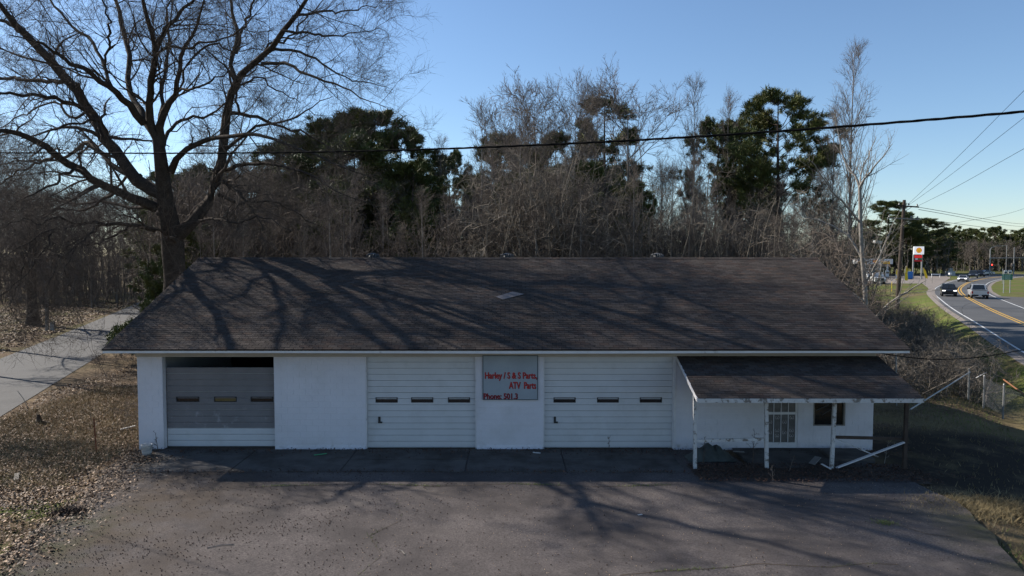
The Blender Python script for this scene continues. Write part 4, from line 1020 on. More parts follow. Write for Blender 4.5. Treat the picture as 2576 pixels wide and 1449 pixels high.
# bare trees one can tell apart
for form, k, px, top, Y, w, lab in [
    ('round', 0, 1365, 165, 57, 1.0, 'wide bare tree with rounded crown at left of the centre pair'),
    ('round', 1, 1448, 170, 60, 0.75, 'bare tree whose crown overlaps the wide rounded bare tree'),
    ('round', 2, 1602, 148, 58, 1.0, 'large fan shaped bare tree right of the narrow pine'),
    ('narrow', 0, 1212, 235, 52, 0.9, 'slim pale bare tree rising at the left edge of the centre brush'),
    ('round', 1, 1290, 250, 64, 0.8, 'bare tree with curving limbs between slim pale tree and rounded crown'),
    ('narrow', 1, 1312, 330, 46, 1.3, 'straight bare trunk with many side branches in front of the centre brush'),
    ('narrow', 0, 1428, 380, 48, 0.8, 'thin upright bare trunk right of the straight many branched one'),
    ('narrow', 1, 1748, 178, 56, 0.8, 'slim bare tree standing left of the pine pair'),
    ('narrow', 0, 1832, 215, 58, 0.8, 'faint slim bare tree in front of the shorter pine'),
    ('narrow', 1, 2152, 90, 50, 0.85, 'very tall slim bare tree right of the pines'),
    ('narrow', 0, 2098, 250, 52, 0.8, 'slim bare tree just left of the very tall slim one'),
    ('round', 2, 2060, 380, 60, 0.6, 'dark crooked bare tree between tallest pine and slim trees'),
    ('narrow', 0, 1690, 400, 50, 0.9, 'slim bare tree in the open gap right of the centre brush'),
    ('narrow', 1, 1915, 520, 46, 0.9, 'thin pale trunk in front of the foot of the tallest pine'),
    ('round', 1, 1660, 380, 62, 0.6, 'bent bare tree leaning into the gap below the overhead cable'),
    ('narrow', 1, 1110, 330, 60, 0.7, 'spindly bare tree beside the small lone pine'),
    ('round', 0, 560, 300, 70, 0.9, 'bare tree showing through the limbs of the big bare tree'),
    ('round', 0, 225, 455, 84, 0.8, 'hazy bare tree beyond the side street at far left'),
    ('round', 2, 60, 440, 88, 0.9, 'hazy wide bare tree at the left edge beyond the side street')]:
    plant(form, k, px, top, Y, lab, 'bare_tree', 'tree', None, w)
for q in range(56):
    px = 400+q*31+R0.uniform(-12, 12)
    top = (430 if px < 1040 else 480 if px < 1180 else 400 if px < 1620 else 560)+R0.uniform(-40, 60)
    plant(R0.choice(['scrub', 'scrub', 'narrow', 'round']), q % 3, px, top, R0.uniform(47, 66), 'thin grey bare tree crowded in the wood behind the garage', 'bare_tree', 'tree', 'bare trees crowded behind the garage', R0.uniform(0.75, 1.1))
for q in range(26):
    px = 1645+q*18+R0.uniform(-9, 9)
    plant(R0.choice(['narrow', 'narrow', 'round', 'scrub']), q % 3, px, R0.uniform(370, 560), R0.uniform(47, 64), 'bare tree among the pines', 'bare_tree', 'tree', 'bare trees crowded behind the garage', R0.uniform(0.75, 1.1))
for q in range(10):
    px = 620+q*44+R0.uniform(-12, 12)
    plant(R0.choice(['narrow', 'round']), q % 3, px, R0.uniform(385, 450), R0.uniform(56, 64), 'bare tree', 'bare_tree', 'tree', 'bare trees crowded behind the garage', R0.uniform(0.8, 1.1))
relabel(ZW)
for q in range(30):
    px = -60+q*15+R0.uniform(-6, 6)
    plant(R0.choice(['scrub', 'round', 'round']), q % 3, px, 485+R0.uniform(-45, 50), R0.uniform(92, 125), 'bare tree in the hazy wood beyond the side street', 'bare_tree', 'tree', 'bare trees beyond the side street', R0.uniform(0.9, 1.2))
relabel(ZS)
for X, Y, H, k, lab in ((-32.5, 40, 15, 0, 'bare tree at the left edge beyond the side street, nearest the camera'), (-37, 49, 17, 1, 'bare tree at the left edge behind the nearest roadside one'), (-44, 60, 16, 2, 'bare roadside tree left of the dark broad trunk'), (-30, 30, 12, 1, 'small bare tree just outside the left edge of the view')):
    t = thing('bare_tree', lab, 'tree', (X, Y, 0), R0.uniform(0, 6)); sc_k = H/PH['round', k]; t.scale = (sc_k*1.1, sc_k*1.1, sc_k)
    for nm, me in zip(('trunk', 'crown'), PR['round', k]): o = bpy.data.objects.new(nm, me); COL.objects.link(o); o.parent = t
for q in range(26):
    px = 420+q*66+R0.uniform(-22, 22); top = (520 if px < 1130 else 470 if px < 1620 else 540)+R0.uniform(-60, 60)
    plant('narrow', q % 2, px, top, R0.uniform(42.5, 47), 'pale thin bare trunk at the front of the wood above the roof ridge', 'bare_tree', 'tree', 'pale thin trunks at the front of the wood', R0.uniform(0.9, 1.5))
relabel(ZW, '', 'pale slim trunk')
# white barked young tree right of the roof
wt = thing('white_barked_tree', 'pale barked young bare tree forking above the right end of the roof', 'tree', (P(2175, 800, 38)[0], 38, 0))
off = np.array(wt.location); wr_ = np.random.default_rng(91)
def WL(pts, m=12):
    return smooth_line([P(x, y, 38+d) for x, y, d, w in pts], [w/2/FPX*38 for x, y, d, w in pts], m, wr_, 0.02)
stem = WL([(2186, 935, 0, 13), (2178, 760, 0, 11), (2170, 660, 0, 10), (2164, 560, 0, 9), (2163, 470, 0, 8)])
wl_ = [WL(p) for p in [
    [(2163, 475, 0, 7), (2150, 440, 0.3, 5.5), (2132, 420, 0.6, 4), (2112, 350, 1, 3), (2100, 290, 1.2, 1.5)],
    [(2163, 472, 0, 7), (2175, 450, -0.3, 5.5), (2200, 420, -0.6, 4), (2225, 390, -1, 2.5), (2245, 360, -1.2, 1.2)],
    [(2163, 478, 0, 5), (2168, 430, 0.6, 4), (2185, 390, 1, 3), (2205, 345, 1.3, 1.2)],
    [(2164, 560, 0, 6), (2130, 520, -0.5, 5), (2085, 470, -1, 4), (2060, 430, -1.4, 2.5), (2035, 400, -1.8, 1.2)],
    [(2168, 650, 0, 6), (2130, 590, 0.6, 5), (2070, 560, 1.2, 4), (2010, 540, 1.6, 2)],
    [(2178, 760, 0, 7), (2120, 720, -0.8, 6), (2060, 680, -1.6, 5), (2010, 650, -2.2, 3), (1985, 640, -2.6, 1.5)],
    [(2175, 720, 0, 5), (2215, 640, -0.6, 4), (2240, 580, -1, 2.5), (2262, 530, -1.2, 1.2)],
    [(2182, 820, 0, 7), (2230, 770, -0.8, 5), (2280, 735, -1.4, 4), (2330, 705, -2, 1.5)]]]
v, f = tubes_arr(stem[0][None], stem[1][None], 8); np_obj('trunk', np_mesh('trunk', v-off, f, 'pale_bark', smooth=True), wt)
WP = np.stack([a for a, b in wl_]); WR = np.stack([b for a, b in wl_])
b1 = grow(wr_, WP, WR, 9, 0.15, 1, 38, 2.4, 6, rf=0.5, up=0.18, curl=0.1, rmin=0.011, taper_len=0.5)
b2 = grow(wr_, *b1, 5, 0.15, 1, 34, 0.9, 4, rf=0.6, up=0.12, rmin=0.007)
np_obj('crown', np_mesh('crown', *(lambda a: (a[0]-off, a[1]))(join([tubes_arr(WP, WR, 6), tubes_arr(*b1, 4), tubes_arr(*b2, 3)])), 'pale_bark'), wt)

# ------------------------------------------------------------------ thickets (nobody could count these)
def thicket(name, label, pts, hts, m_, seed, n1=8, n2=5, n3=2, lean=0.12, spread=0.34, r0=0.0055, rmin=0.010):
    r = np.random.default_rng(seed); N = len(pts); m = 6; z = np.linspace(0, 1, m)
    lx = r.normal(0, lean, (N, 2)); H = np.array(hts)
    line = np.zeros((N, m, 3)); base = hgt(pts[:, 0], pts[:, 1])-0.1
    line[:, :, 2] = z[None]*H[:, None]+base[:, None]
    for a in (0, 1): line[:, :, a] = pts[:, a, None]+lx[:, a, None]*z[None]*H[:, None]+np.cumsum(r.normal(0, 0.026, (N, m)), 1)*H[:, None]
    rad = np.maximum(H[:, None]*r0*(1-0.8*z)[None]*r.uniform(0.6, 1.6, (N, 1)), rmin)
    st = r.uniform(0.55, 1.25, N)                      # each stem its own tone
    parts = [(line, rad, 4, st)]
    a = grow(r, line, rad, n1, 0.06, 1.0, 66, 1.0, 5, rf=0.5, up=0.06, curl=0.3, rmin=rmin*1.3, taper_len=0.4)
    sc = np.repeat(H*spread, n1)[:, None, None]; a = (a[0][:, :1]+(a[0]-a[0][:, :1])*sc, a[1]); ta = np.repeat(st, n1)*r.uniform(0.7, 1.35, N*n1)
    b = grow(r, *a, n2, 0.1, 1.0, 58, 1.0, 3, rf=0.55, up=0.0, curl=0.35, rmin=rmin, taper_len=0.3)
    sb = np.repeat(np.repeat(H*spread*0.4, n1), n2)[:, None, None]; b = (b[0][:, :1]+(b[0]-b[0][:, :1])*sb, b[1]); tb = np.repeat(ta, n2)*r.uniform(0.7, 1.4, N*n1*n2)
    parts += [(*a, 4, ta), (*b, 3, tb)]
    if n3:
        c = grow(r, *b, n3, 0.2, 1.0, 50, 1.0, 2, rf=0.6, up=0.0, rmin=rmin*0.8)
        scn = np.repeat(sb[:, 0, 0], n3)[:, None, None]*0.5; c = (c[0][:, :1]+(c[0]-c[0][:, :1])*scn, c[1]); parts.append((*c, 3, np.repeat(tb, n3)))
    v, f = join([tubes_arr(p, q, k) for p, q, k, t in parts])
    tint = np.concatenate([np.repeat(t, (p.shape[1]-1)*k) for p, q, k, t in parts])
    o = np_obj(name, np_mesh(name, v, f, m_, tint)); tag(o, label, 'brush', kind='stuff'); return o
tg = np.random.default_rng(77)
def pts_px(n, x0, x1, Y0, Y1):
    Y = tg.uniform(Y0, Y1, n); px = tg.uniform(x0, x1, n); return np.stack([(px-1288)/FPX*Y, Y], 1), px
def htop(px, Y, lo, hi):
    t = tg.uniform(lo, hi, len(px)); return np.maximum(2.5, CAM_H-(t-640)/FPX*Y)
p_, px_ = pts_px(360, 1160, 1640, 43, 60); thicket('brush_thicket', 'dense grey brown twiggy brush behind the middle of the roof', p_, htop(px_, p_[:, 1], 385, 540)*np.clip(1.02-np.abs(px_-1390)/900, 0.7, 1), 'brush', 1, spread=0.36, n1=9, n2=5, n3=2, rmin=0.014)
p_, px_ = pts_px(300, 400, 1150, 44, 62); thicket('brush_thicket', 'dense brown twiggy brush behind the left half of the roof', p_, np.maximum(2.5, htop(px_, p_[:, 1], 405, 590)*np.where(px_ > 740, 0.68, 1)), 'red_brush', 2, spread=0.34, n1=9, n2=5, n3=2, rmin=0.014)
p_, px_ = pts_px(250, 1640, 2180, 42, 58); thicket('brush_thicket', 'thinner twiggy brush below the tall pines at right', p_, htop(px_, p_[:, 1], 500, 625), 'brush', 3, spread=0.3, n1=8, n2=5, n3=2, rmin=0.013)
p_, px_ = pts_px(330, -80, 400, 88, 118); thicket('brush_thicket', 'brush at the edge of the wood beyond the side street', p_, htop(px_, p_[:, 1], 500, 640), 'red_brush', 4, spread=0.3, n3=1)
p_, px_ = pts_px(300, 380, 2150, 64, 92); thicket('rear_wood', 'mass of stems deep in the wood behind the garage', p_, htop(px_, p_[:, 1], 450, 600)*np.where((px_ > 1600) | (abs(px_-960) < 230), 0.62, 1), 'brush', 5, spread=0.3, n1=7, n2=4, n3=1)
p_, px_ = pts_px(420, 2330, 2760, 262, 310); thicket('far_wood', 'grey stems filling the far tree line beyond the junction', p_, htop(px_, p_[:, 1], 596, 622), 'brush', 15, spread=0.3, n1=6, n2=4, n3=0, r0=0.016, rmin=0.05)
p_, px_ = pts_px(160, 2060, 2390, 212, 240); thicket('far_wood', 'stems and brush between the pines behind the fuel station', p_, htop(px_, p_[:, 1], 590, 640), 'brush', 16, spread=0.3, n1=6, n2=4, n3=0, r0=0.014, rmin=0.045)
# red brown vines at the right foot of the pines, right of the roof
n = 200; Y = tg.uniform(33, 56, n); X = tg.uniform(13.6, 18.2, n)+(Y-34)*0.42
thicket('vine_thicket', 'tangled brown vines and canes right of the roof', np.stack([X, Y], 1), tg.uniform(2.5, 8.0, n)*np.clip(1.3-(X-13-(Y-34)*0.42)/7, 0.35, 1), 'red_brush', 6, lean=0.2, spread=0.4, n1=8, n2=5, n3=1)
n = 1500; Y = tg.uniform(31.5, 66, n); d_ = tg.uniform(8.2, 19, n)
ci = np.clip(np.searchsorted(RC[:, 1], Y), 0, len(RC)-1); X = RC[ci, 0]-d_*1.08
ok = (X > 13.4+(Y-29)*0.25)&(X > 13.8); X = X[ok]; Y = Y[ok]
thicket('briar_bank', 'knee to chest high brown briars between garage and ditch', np.stack([X, Y], 1), tg.uniform(0.8, 2.3, len(X)), 'brush', 7, lean=0.5, spread=0.75, n1=10, n2=4, n3=0, r0=0.011, rmin=0.009)
n = 60; Y = tg.uniform(36, 48, n); X = -10.6-0.35*Y+tg.uniform(1.0, 6, n)
thicket('bush_row', 'low brown bushes along the side street behind the garage corner', np.stack([X, Y], 1), tg.uniform(0.8, 2.4, n), 'red_brush', 8, lean=0.3, spread=0.5, n3=1, r0=0.007, rmin=0.005)
n = 26; X = tg.uniform(-15.6, -13.2, n); Y = tg.uniform(25, 31, n)
thicket('bush_row', 'reddish brown bush beside the left wall of the garage', np.stack([X, Y], 1), tg.uniform(0.7, 1.4, n), 'red_brush', 9, lean=0.4, spread=0.6, n3=1, r0=0.006, rmin=0.004)
# evergreen undergrowth
def leafmass(name, label, centres, size, n, m_, ts=0.1):
    r = np.random.default_rng(len(name)+n); c = np.array(centres)[r.integers(0, len(centres), n)]
    pos = c[:, :3]+unit(r.normal(size=(n, 3)))*(r.uniform(0, 1, (n, 1))**0.4)*c[:, 3:4]*np.array([1, 1, 0.7]); pos[:, 2] = np.abs(pos[:, 2])
    v, f, t = tufts(r, pos, r.normal(size=(n, 3)), ts, 6, ts*0.4); o = np_obj(name, np_mesh(name, v, f, m_, t)); tag(o, label, 'shrubs', kind='stuff')
cs = [(P(x, 600, Y)[0], Y, z, s) for x, Y, z, s in [(500, 44, 3.5, 2.6), (540, 46, 2.5, 2.5), (430, 43, 2.5, 1.8), (700, 54, 3, 2.2), (640, 52, 5, 1.6), (1060, 52, 5, 1.6), (1240, 50, 6, 2.4), (1290, 54, 8.5, 2.6), (1400, 52, 7, 2.8), (1480, 50, 4, 2.6), (1560, 54, 6, 3), (1600, 50, 3, 2), (860, 56, 5, 2), (330, 42, 1.5, 1.4), (1780, 56, 4, 2), (1850, 54, 3, 2)]]
leafmass('undergrowth', 'dull green vines and privet among the brush', cs, 2, 17000, 'privet', 0.17)
cs = [(-13.6, 27.5, 0.3, 0.8), (-13.3, 29, 0.5, 0.9), (-14, 31, 0.4, 0.9)]
leafmass('privet_bush', 'bright yellow green bush at the left wall of the garage', cs, 1, 1600, 'privet', 0.09)

# lone trunks and posts at the far left
lt = thing('bare_tree', 'dark broad trunk standing on the leaf litter across the side street', 'tree', (P(83, 790, 64)[0], 64, 0))
v, f = tubes_arr(*(lambda q: (q[0][None], q[1][None]))(smooth_line([(0, 0, -0.3), (0, 0, 0.6), (-0.1, 0, 3), (0.2, 0, 7), (0, 0, 11)], [0.75, 0.5, 0.4, 0.3, 0.08], 10)), 10)
np_obj('trunk', np_mesh('trunk', v, f, 'bark', smooth=True), lt)
q = smooth_line([(-0.1, 0, 3), (0.2, 0, 7), (0, 0, 11)], [0.4, 0.3, 0.1], 8); qq = (q[0][None], q[1][None]); r_ = np.random.default_rng(3)
a = grow(r_, *qq, 12, 0.1, 1, 55, 4.5, 6, up=0.15); b = grow(r_, *a, 8, 0.1, 1, 45, 1.8, 4, rmin=0.012); c = grow(r_, *b, 5, 0.1, 1, 45, 0.8, 3, rmin=0.008)
np_obj('crown', np_mesh('crown', *join([tubes_arr(*a, 5), tubes_arr(*b, 3), tubes_arr(*c, 3)]), 'twig'), lt)
lp = thing('wooden_post', 'grey wooden pole beside the dark trunk across the side street', 'pole', (P(118, 800, 60)[0], 60, 0))
a = MB(); a.tube([(0, 0, -0.2), (0.03, 0, 2.2), (0, 0, 4.3)], [0.16, 0.14, 0.12], 8); a.build('shaft', 'grey_wood', lp, (0, 0, 0))
a = MB(); a.box(0.3, 0.62, -0.1, 0.15, -0.1, 0.7); a.build('meter_box', 'galvanised', lp, (0, 0, 0))

# ------------------------------------------------------------------ litter on the ground
def in_poly(x, y, poly):
    c = np.zeros(len(x), bool); n = len(poly)
    for i in range(n):
        x1, y1 = poly[i]; x2, y2 = poly[(i+1) % n]
        if y1 == y2: continue
        c ^= ((y1 > y) != (y2 > y)) & (x < (x2-x1)*(y-y1)/(y2-y1)+x1)
    return c
def flakes(name, label, x, y, size, m_, tints, z0=0.0, tilt=0.45, cat='leaves'):
    r = np.random.default_rng(len(x)); n = len(x); z = hgt(x, y)+z0+r.uniform(0.005, 0.05, n)
    a = r.uniform(0, 6.28, n); s = r.uniform(0.6, 1.2, n)*size
    u = np.stack([np.cos(a), np.sin(a), r.normal(0, tilt, n)], 1); w = np.stack([-np.sin(a), np.cos(a), r.normal(0, tilt, n)], 1)
    p = np.stack([x, y, z], 1); s = s[:, None]
    v = np.stack([p-u*s*0.6, p-w*s*0.4+u*s*0.05, p+u*s*0.6, p+w*s*0.4], 1).reshape(-1, 3)
    t = np.array(tints)[r.integers(0, len(tints), n)]*r.uniform(0.7, 1.2, (n, 1))
    o = np_obj(name, np_mesh(name, v, np.arange(n*4).reshape(-1, 4), m_, t)); tag(o, label, cat, kind='stuff')
LT = [(1.1, 1.0, 0.92), (0.8, 0.72, 0.66), (0.5, 0.42, 0.36), (1.7, 1.6, 1.5), (0.7, 0.55, 0.42), (0.35, 0.28, 0.25), (0.25, 0.2, 0.18)]
lg = np.random.default_rng(8)
n = 150000; x = lg.uniform(-22, -7, n); y = lg.uniform(12, 48, n)**1.0; y = 12+(y-12)*lg.uniform(0.2, 1, n)
edge = x*0.944+y*0.33+10.0
ok = ~in_poly(x, y, lot) & (edge > 0.5*lg.uniform(0, 1, n)) & ~((x > XL-0.1) & (y > YF-0.1))
dens = 0.55+0.45*vnoise(x, y, 0.9, 3.0)
ok &= lg.uniform(0, 1, n) < np.clip(dens+0.15, 0.15, 1)*np.where((y < 17.5) & (x < -9.5), 0.55, 1)
flakes('leaf_litter', 'brown fallen leaves covering the ground left of the garage', x[ok], y[ok], 0.062, 'leaf_litter', LT)
n = 34000; x = lg.uniform(-60, -24, n); y = lg.uniform(36, 95, n); ed = x*0.944+y*0.33; ok = (ed < -16.2)
flakes('leaf_litter', 'brown fallen leaves across the side street', x[ok], y[ok], 0.17, 'leaf_litter', LT)
n = 2600; k = lg.integers(0, 7, n); ends = np.array(lot[:8]); t = lg.uniform(0, 1, (n, 1)); pp = ends[k]*(1-t)+ends[k+1]*t+np.abs(lg.normal(0, 0.55, (n, 1)))*np.array([[1, -0.1]])+lg.normal(0, 0.1, (n, 2))
flakes('loose_leaves', 'scattered leaves blown onto the left edge of the lot', pp[:, 0], pp[:, 1], 0.06, 'leaf_litter', LT, 0.045)
n = 3000; x = lg.uniform(-12, 13.5, n); y = 23.05-np.abs(lg.normal(0, 0.35, n)); y = np.where(lg.uniform(0, 1, n) < 0.35, 20.6+lg.normal(0, 0.12, n), y)
flakes('loose_leaves', 'dark leaf debris along the foot of the doors and apron joint', x, y, 0.05, 'debris_dark', [(1, 1, 1), (2.2, 1.8, 1.5), (1.5, 1.2, 1)], 0.06)
n = 6000; x = lg.uniform(5.3, 12.2, n); y = 19.7+1.7*lg.uniform(0, 1, n)
flakes('loose_leaves', 'dead leaves and stems heaped under the porch', x, y, 0.045, 'debris_dark', [(1, 1, 1), (2.4, 2.0, 1.6), (1.6, 1.2, 1)], 0.08)
# sweetgum balls on the asphalt
def balls(name, label, x, y, r0, m_):
    n = len(x); r = np.random.default_rng(n); o_ = np.array([(1, 0, 0), (-1, 0, 0), (0, 1, 0), (0, -1, 0), (0, 0, 1), (0, 0, -1)]); fc_ = np.array([(0, 2, 4), (2, 1, 4), (1, 3, 4), (3, 0, 4), (2, 0, 5), (1, 2, 5), (3, 1, 5), (0, 3, 5)])
    s = r.uniform(0.6, 1.2, n)*r0; p = np.stack([x, y, np.full(n, 0.013)+s*0.8], 1); j = r.uniform(0.75, 1.25, (n, 6, 1))
    v = (p[:, None]+o_[None]*s[:, None, None]*j).reshape(-1, 3); f = (fc_[None]+6*np.arange(n)[:, None, None]).reshape(-1, 3)
    t = np.repeat(r.uniform(0.6, 2.6, n), 8); o = np_obj(name, np_mesh(name, v, f, m_, t)); tag(o, label, 'seed pods', kind='stuff')
n = 15000; x = lg.uniform(-12, 13, n); y = lg.uniform(13.4, 20.5, n)
w = np.clip(0.65-(x+9)*0.05, 0.06, 0.8)*(0.5+0.6*np.clip(vnoise(x, y, 1.6, 7), -0.6, 1))+0.9*np.exp(-((y-(14.6+0.45*(x+9.5)))/0.5)**2)*(x < -4)
ok = (lg.uniform(0, 1, n) < w) & in_poly(x, y, lot)
balls('seed_pods', 'small dark seed balls scattered over the asphalt lot', x[ok], y[ok], 0.0145, 'debris_dark')
n = 900; x = lg.uniform(-4, 12, n); y = lg.uniform(13.4, 20.0, n); balls('lot_stones', 'pale and dark grit on the lot', x, y, 0.009, 'leaf_litter')
# grass
def grass(name, label, x, y, h, w_, m_, lean=0.5, z0=0.0):
    r = np.random.default_rng(len(x)+3); n = len(x); z = hgt(x, y)-0.01+z0; a = r.uniform(0, 6.28, n); hh = h*r.uniform(0.4, 1.3, n)
    wv_ = np.stack([np.cos(a), np.sin(a), np.zeros(n)], 1)*w_*0.5; p = np.stack([x, y, z], 1)
    tip = np.stack([r.normal(0, lean, n)*hh, r.normal(0, lean, n)*hh, hh], 1)
    v = np.stack([p-wv_, p+wv_, p+tip], 1).reshape(-1, 3); t = r.uniform(0.6, 1.35, (n, 1))*np.array([[1, 1, 1]])
    o = np_obj(name, np_mesh(name, v, np.arange(n*3).reshape(-1, 3), m_, t)); tag(o, label, 'grass', kind='stuff')
n = 90000; x = lg.uniform(9, 34, n); y = 11+49*lg.uniform(0, 1, n)**1.2; d = road_d(x, y)
ok = ~in_poly(x, y, lot) & (d > 4.9) & ~((x < 13.0) & (y > 18.8)) & (np.abs(d-7.35) > 0.5)
bare = (x < 24) & (y < 26) & (y > 18.6) & (lg.uniform(0, 1, n) < 0.8); ok &= ~bare  # grass thinned where the ground colour carries the building's shade
xx, yy = x[ok], y[ok]; gsel = lg.uniform(0, 1, len(xx)) < np.clip(0.25+0.5*vnoise(xx, yy, 0.35, 9)+0.5*(road_d(xx, yy) < 7)-0.5*(xx < 17), 0.03, 0.95)
grass('dead_grass', 'tan winter grass right of the garage', xx[~gsel], yy[~gsel], 0.13, 0.02, 'dead_grass')
grass('green_grass', 'green winter grass on the ditch bank right of the garage', xx[gsel], yy[gsel], 0.11, 0.02, 'green_grass')
n = 16000; x = lg.uniform(-14, -7.5, n); y = lg.uniform(13, 20, n); ok = ~in_poly(x, y, lot) & (lg.uniform(0, 1, n) < np.clip(0.45+vnoise(x, y, 0.9, 1.0)*1.4, 0, 1)) & (y < 18.8)
grass('green_grass', 'patch of green grass among leaves at the left edge of the lot', x[ok], y[ok], 0.06, 0.018, 'green_grass')
n = 30000; x = lg.uniform(-20, -12.6, n); y = lg.uniform(19, 34, n); ok = (x*0.944+y*0.33+10 > 0.3)
grass('dead_grass', 'dry stems standing in the leaves left of the garage', x[ok], y[ok], 0.22, 0.012, 'dead_grass')
# cracks with weeds across the lot
def crack(pxs, seed, name_label):
    r = np.random.default_rng(seed); P_ = np.array([G(*p)[:2] for p in pxs]); s = np.concatenate([[0], np.cumsum(np.linalg.norm(np.diff(P_, axis=0), axis=1))])
    q = np.arange(0, s[-1], 0.09); cx = np.interp(q, s, P_[:, 0]); cy = np.interp(q, s, P_[:, 1])+0.04*np.cumsum(r.normal(0, 0.5, len(q)))*0.3
    w = 0.008+0.016*r.uniform(0, 1, len(q)); v = np.concatenate([np.stack([cx, cy-w, np.full(len(q), 0.0165)], 1), np.stack([cx, cy+w, np.full(len(q), 0.0165)], 1)]); n = len(q); i = np.arange(n-1)
    o = np_obj('pavement_crack', np_mesh('pavement_crack', v, np.stack([i, i+1, n+i+1, n+i], 1), 'soil')); o['kind'] = 'structure'
    k = int(n*7); j = r.integers(0, n, k); keep = r.uniform(0, 1, k) < np.clip(0.35+0.8*np.sin(cx[j]*1.9+seed), 0.05, 1)
    j = j[keep]; grass('crack_weeds', name_label, cx[j]+r.normal(0, 0.04, len(j)), cy[j]+r.normal(0, 0.03, len(j)), 0.05, 0.012, 'green_grass', 0.9, 0.05)
crack([(1560, 1449), (1680, 1438), (1800, 1432), (1905, 1420), (2010, 1424), (2090, 1428), (2180, 1418), (2260, 1420)], 1, 'low weeds in the long crack at the front of the lot')
crack([(500, 1236), (700, 1222), (905, 1216), (1100, 1222), (1290, 1216), (1500, 1222), (1690, 1217)], 7, 'sparse weeds in the joint before the concrete apron')
crack([(900, 1449), (960, 1400), (930, 1350), (1010, 1310), (1000, 1260)], 9, 'sparse weeds in the crooked crack left of the lot centre')
crack([(2190, 1305), (2250, 1318), (2330, 1345), (2400, 1352)], 4, 'low weeds in the short crack near the right edge of the lot')
def weed(px, py, rad, lab, m_='green_grass', n=500, h=0.07):
    x0, y0, _ = G(px, py); r = np.random.default_rng(int(px)); x = x0+r.normal(0, rad, n); y = y0+r.normal(0, rad*0.6, n); grass('weed_tuft', lab, x, y, h, 0.02, m_, 0.9, 0.03)
weed(2228, 1318, 0.12, 'green weed tuft growing through the right side of the lot')
weed(175, 1290, 0.2, 'dark weed clump at the left edge of the lot', 'debris_dark', 900, 0.12)
weed(2420, 1375, 0.6, 'mossy grass creeping over the right corner of the lot', 'green_grass', 2500, 0.05)
weed(2480, 1270, 0.8, 'dry grass heap at the right edge of the lot', 'dead_grass', 4500, 0.16)

# ------------------------------------------------------------------ small things near the garage
bx_, by_, _ = G(370, 1146)
t = thing('bucket', 'dirty white plastic bucket at the left corner of the garage', 'bucket', (bx_, by_, 0.0))
a = MB(); a.lathe([(0.0, 0.0), (0.135, 0.0), (0.15, 0.14), (0.165, 0.33), (0.175, 0.335), (0.175, 0.36), (0.155, 0.36), (0.150, 0.30), (0.14, 0.15), (0.0, 0.14)], k=20); a.build('bucket_body', 'white_plastic', t, (0, 0, 0), True)
a = MB(); a.lathe([(0.17, 0.295), (0.178, 0.295), (0.178, 0.31), (0.17, 0.31)], k=20); a.build('rim_band', 'white_plastic', t, (0, 0, 0))
a = MB(); a.tube([(-0.17, 0, 0.31), (-0.15, -0.1, 0.22), (0, -0.19, 0.17), (0.15, -0.1, 0.22), (0.17, 0, 0.31)], 0.005, 5); a.build('handle', 'galvanised', t, (0, 0, 0))
def rod(name, label, cat, p0, p1, r, m_, mid=None, k=6):
    pts = [Vector(p0)]+([Vector(mid)] if mid else [])+[Vector(p1)]
    a = MB(); a.tube([q-pts[0] for q in pts], r, k); o = a.build(name, m_, None, (0, 0, 0), loc=tuple(pts[0])); return tag(o, label, cat)
x0, y0, _ = G(243, 1138); rod('metal_stake', 'thin rusty upright stake in the leaves left of the garage', 'stake', (x0, y0, -0.1), (x0-0.06, y0, 1.12), 0.025, 'rust')
x0, y0, _ = G(72, 1030); rod('dead_stalk', 'bent dry weed stalk leaning above the leaves at far left', 'weed stalk', (x0, y0, 0), (x0-0.5, y0+0.1, 0.75), 0.012, 'pale_bark', (x0-0.2, y0, 0.45))
x0, y0, _ = G(100, 1065); 
t = thing('tree_stump', 'small dark broken stump in the leaves at left', 'stump', (x0, y0, 0))
a = MB(); a.tube([(0, 0, -0.05), (-0.02, 0, 0.16), (-0.05, 0, 0.34)], [0.15, 0.09, 0.05], 9); a.build('stump_wood', 'bark', t, (0, 0, 0)); a = MB(); a.tube([(0, 0, 0.05), (0.2, 0.05, 0.02), (0.42, -0.02, 0.03)], [0.07, 0.05, 0.02], 7); a.build('root', 'bark', t, (0, 0, 0))
def slab(name, label, cat, px, py, L, Wd, H, rz, m_, z=0.02, tilt=0.0):
    x, y, _ = G(px, py); a = MB(); a.box(-L/2, L/2, -Wd/2, Wd/2, 0, H)
    bm = bmesh.new(); me = a.mesh(name, m_); bm.from_mesh(me); bmesh.ops.bevel(bm, geom=bm.edges[:], offset=min(H, Wd)*0.2, segments=1, affect='EDGES'); bm.to_mesh(me); bm.free()
    o = np_obj(name, me, None, (x, y, z)); o.rotation_euler = (0, tilt, rz); return tag(o, label, cat)
slab('broken_board', 'pale broken board lying in the leaves at far left', 'board', 42, 1203, 0.75, 0.12, 0.03, -1.0, 'grey_wood', 0.03)
slab('broken_board', 'white scrap board leaning at the left wall in the leaves', 'board', 322, 1082, 0.5, 0.1, 0.03, 0.3, 'litter_white', 0.08, -0.2)
slab('green_strip', 'green plastic strip on the ground before the wide white pier', 'plastic strip', 806, 1147, 0.4, 0.05, 0.02, 0.5, 'green_strip', 0.045)
slab('paper_scrap', 'crumpled white scrap below the parts sign', 'litter', 1350, 1143, 0.26, 0.07, 0.02, -0.3, 'litter_white', 0.045)
slab('paper_scrap', 'small white scrap in the middle of the sunlit lot', 'litter', 1610, 1297, 0.12, 0.05, 0.008, 0.4, 'litter_white', 0.02)
slab('fallen_board', 'white trim board lying on the ground at the left end of the porch', 'board', 1790, 1147, 0.7, 0.07, 0.03, -0.05, 'peeling_paint', 0.12)
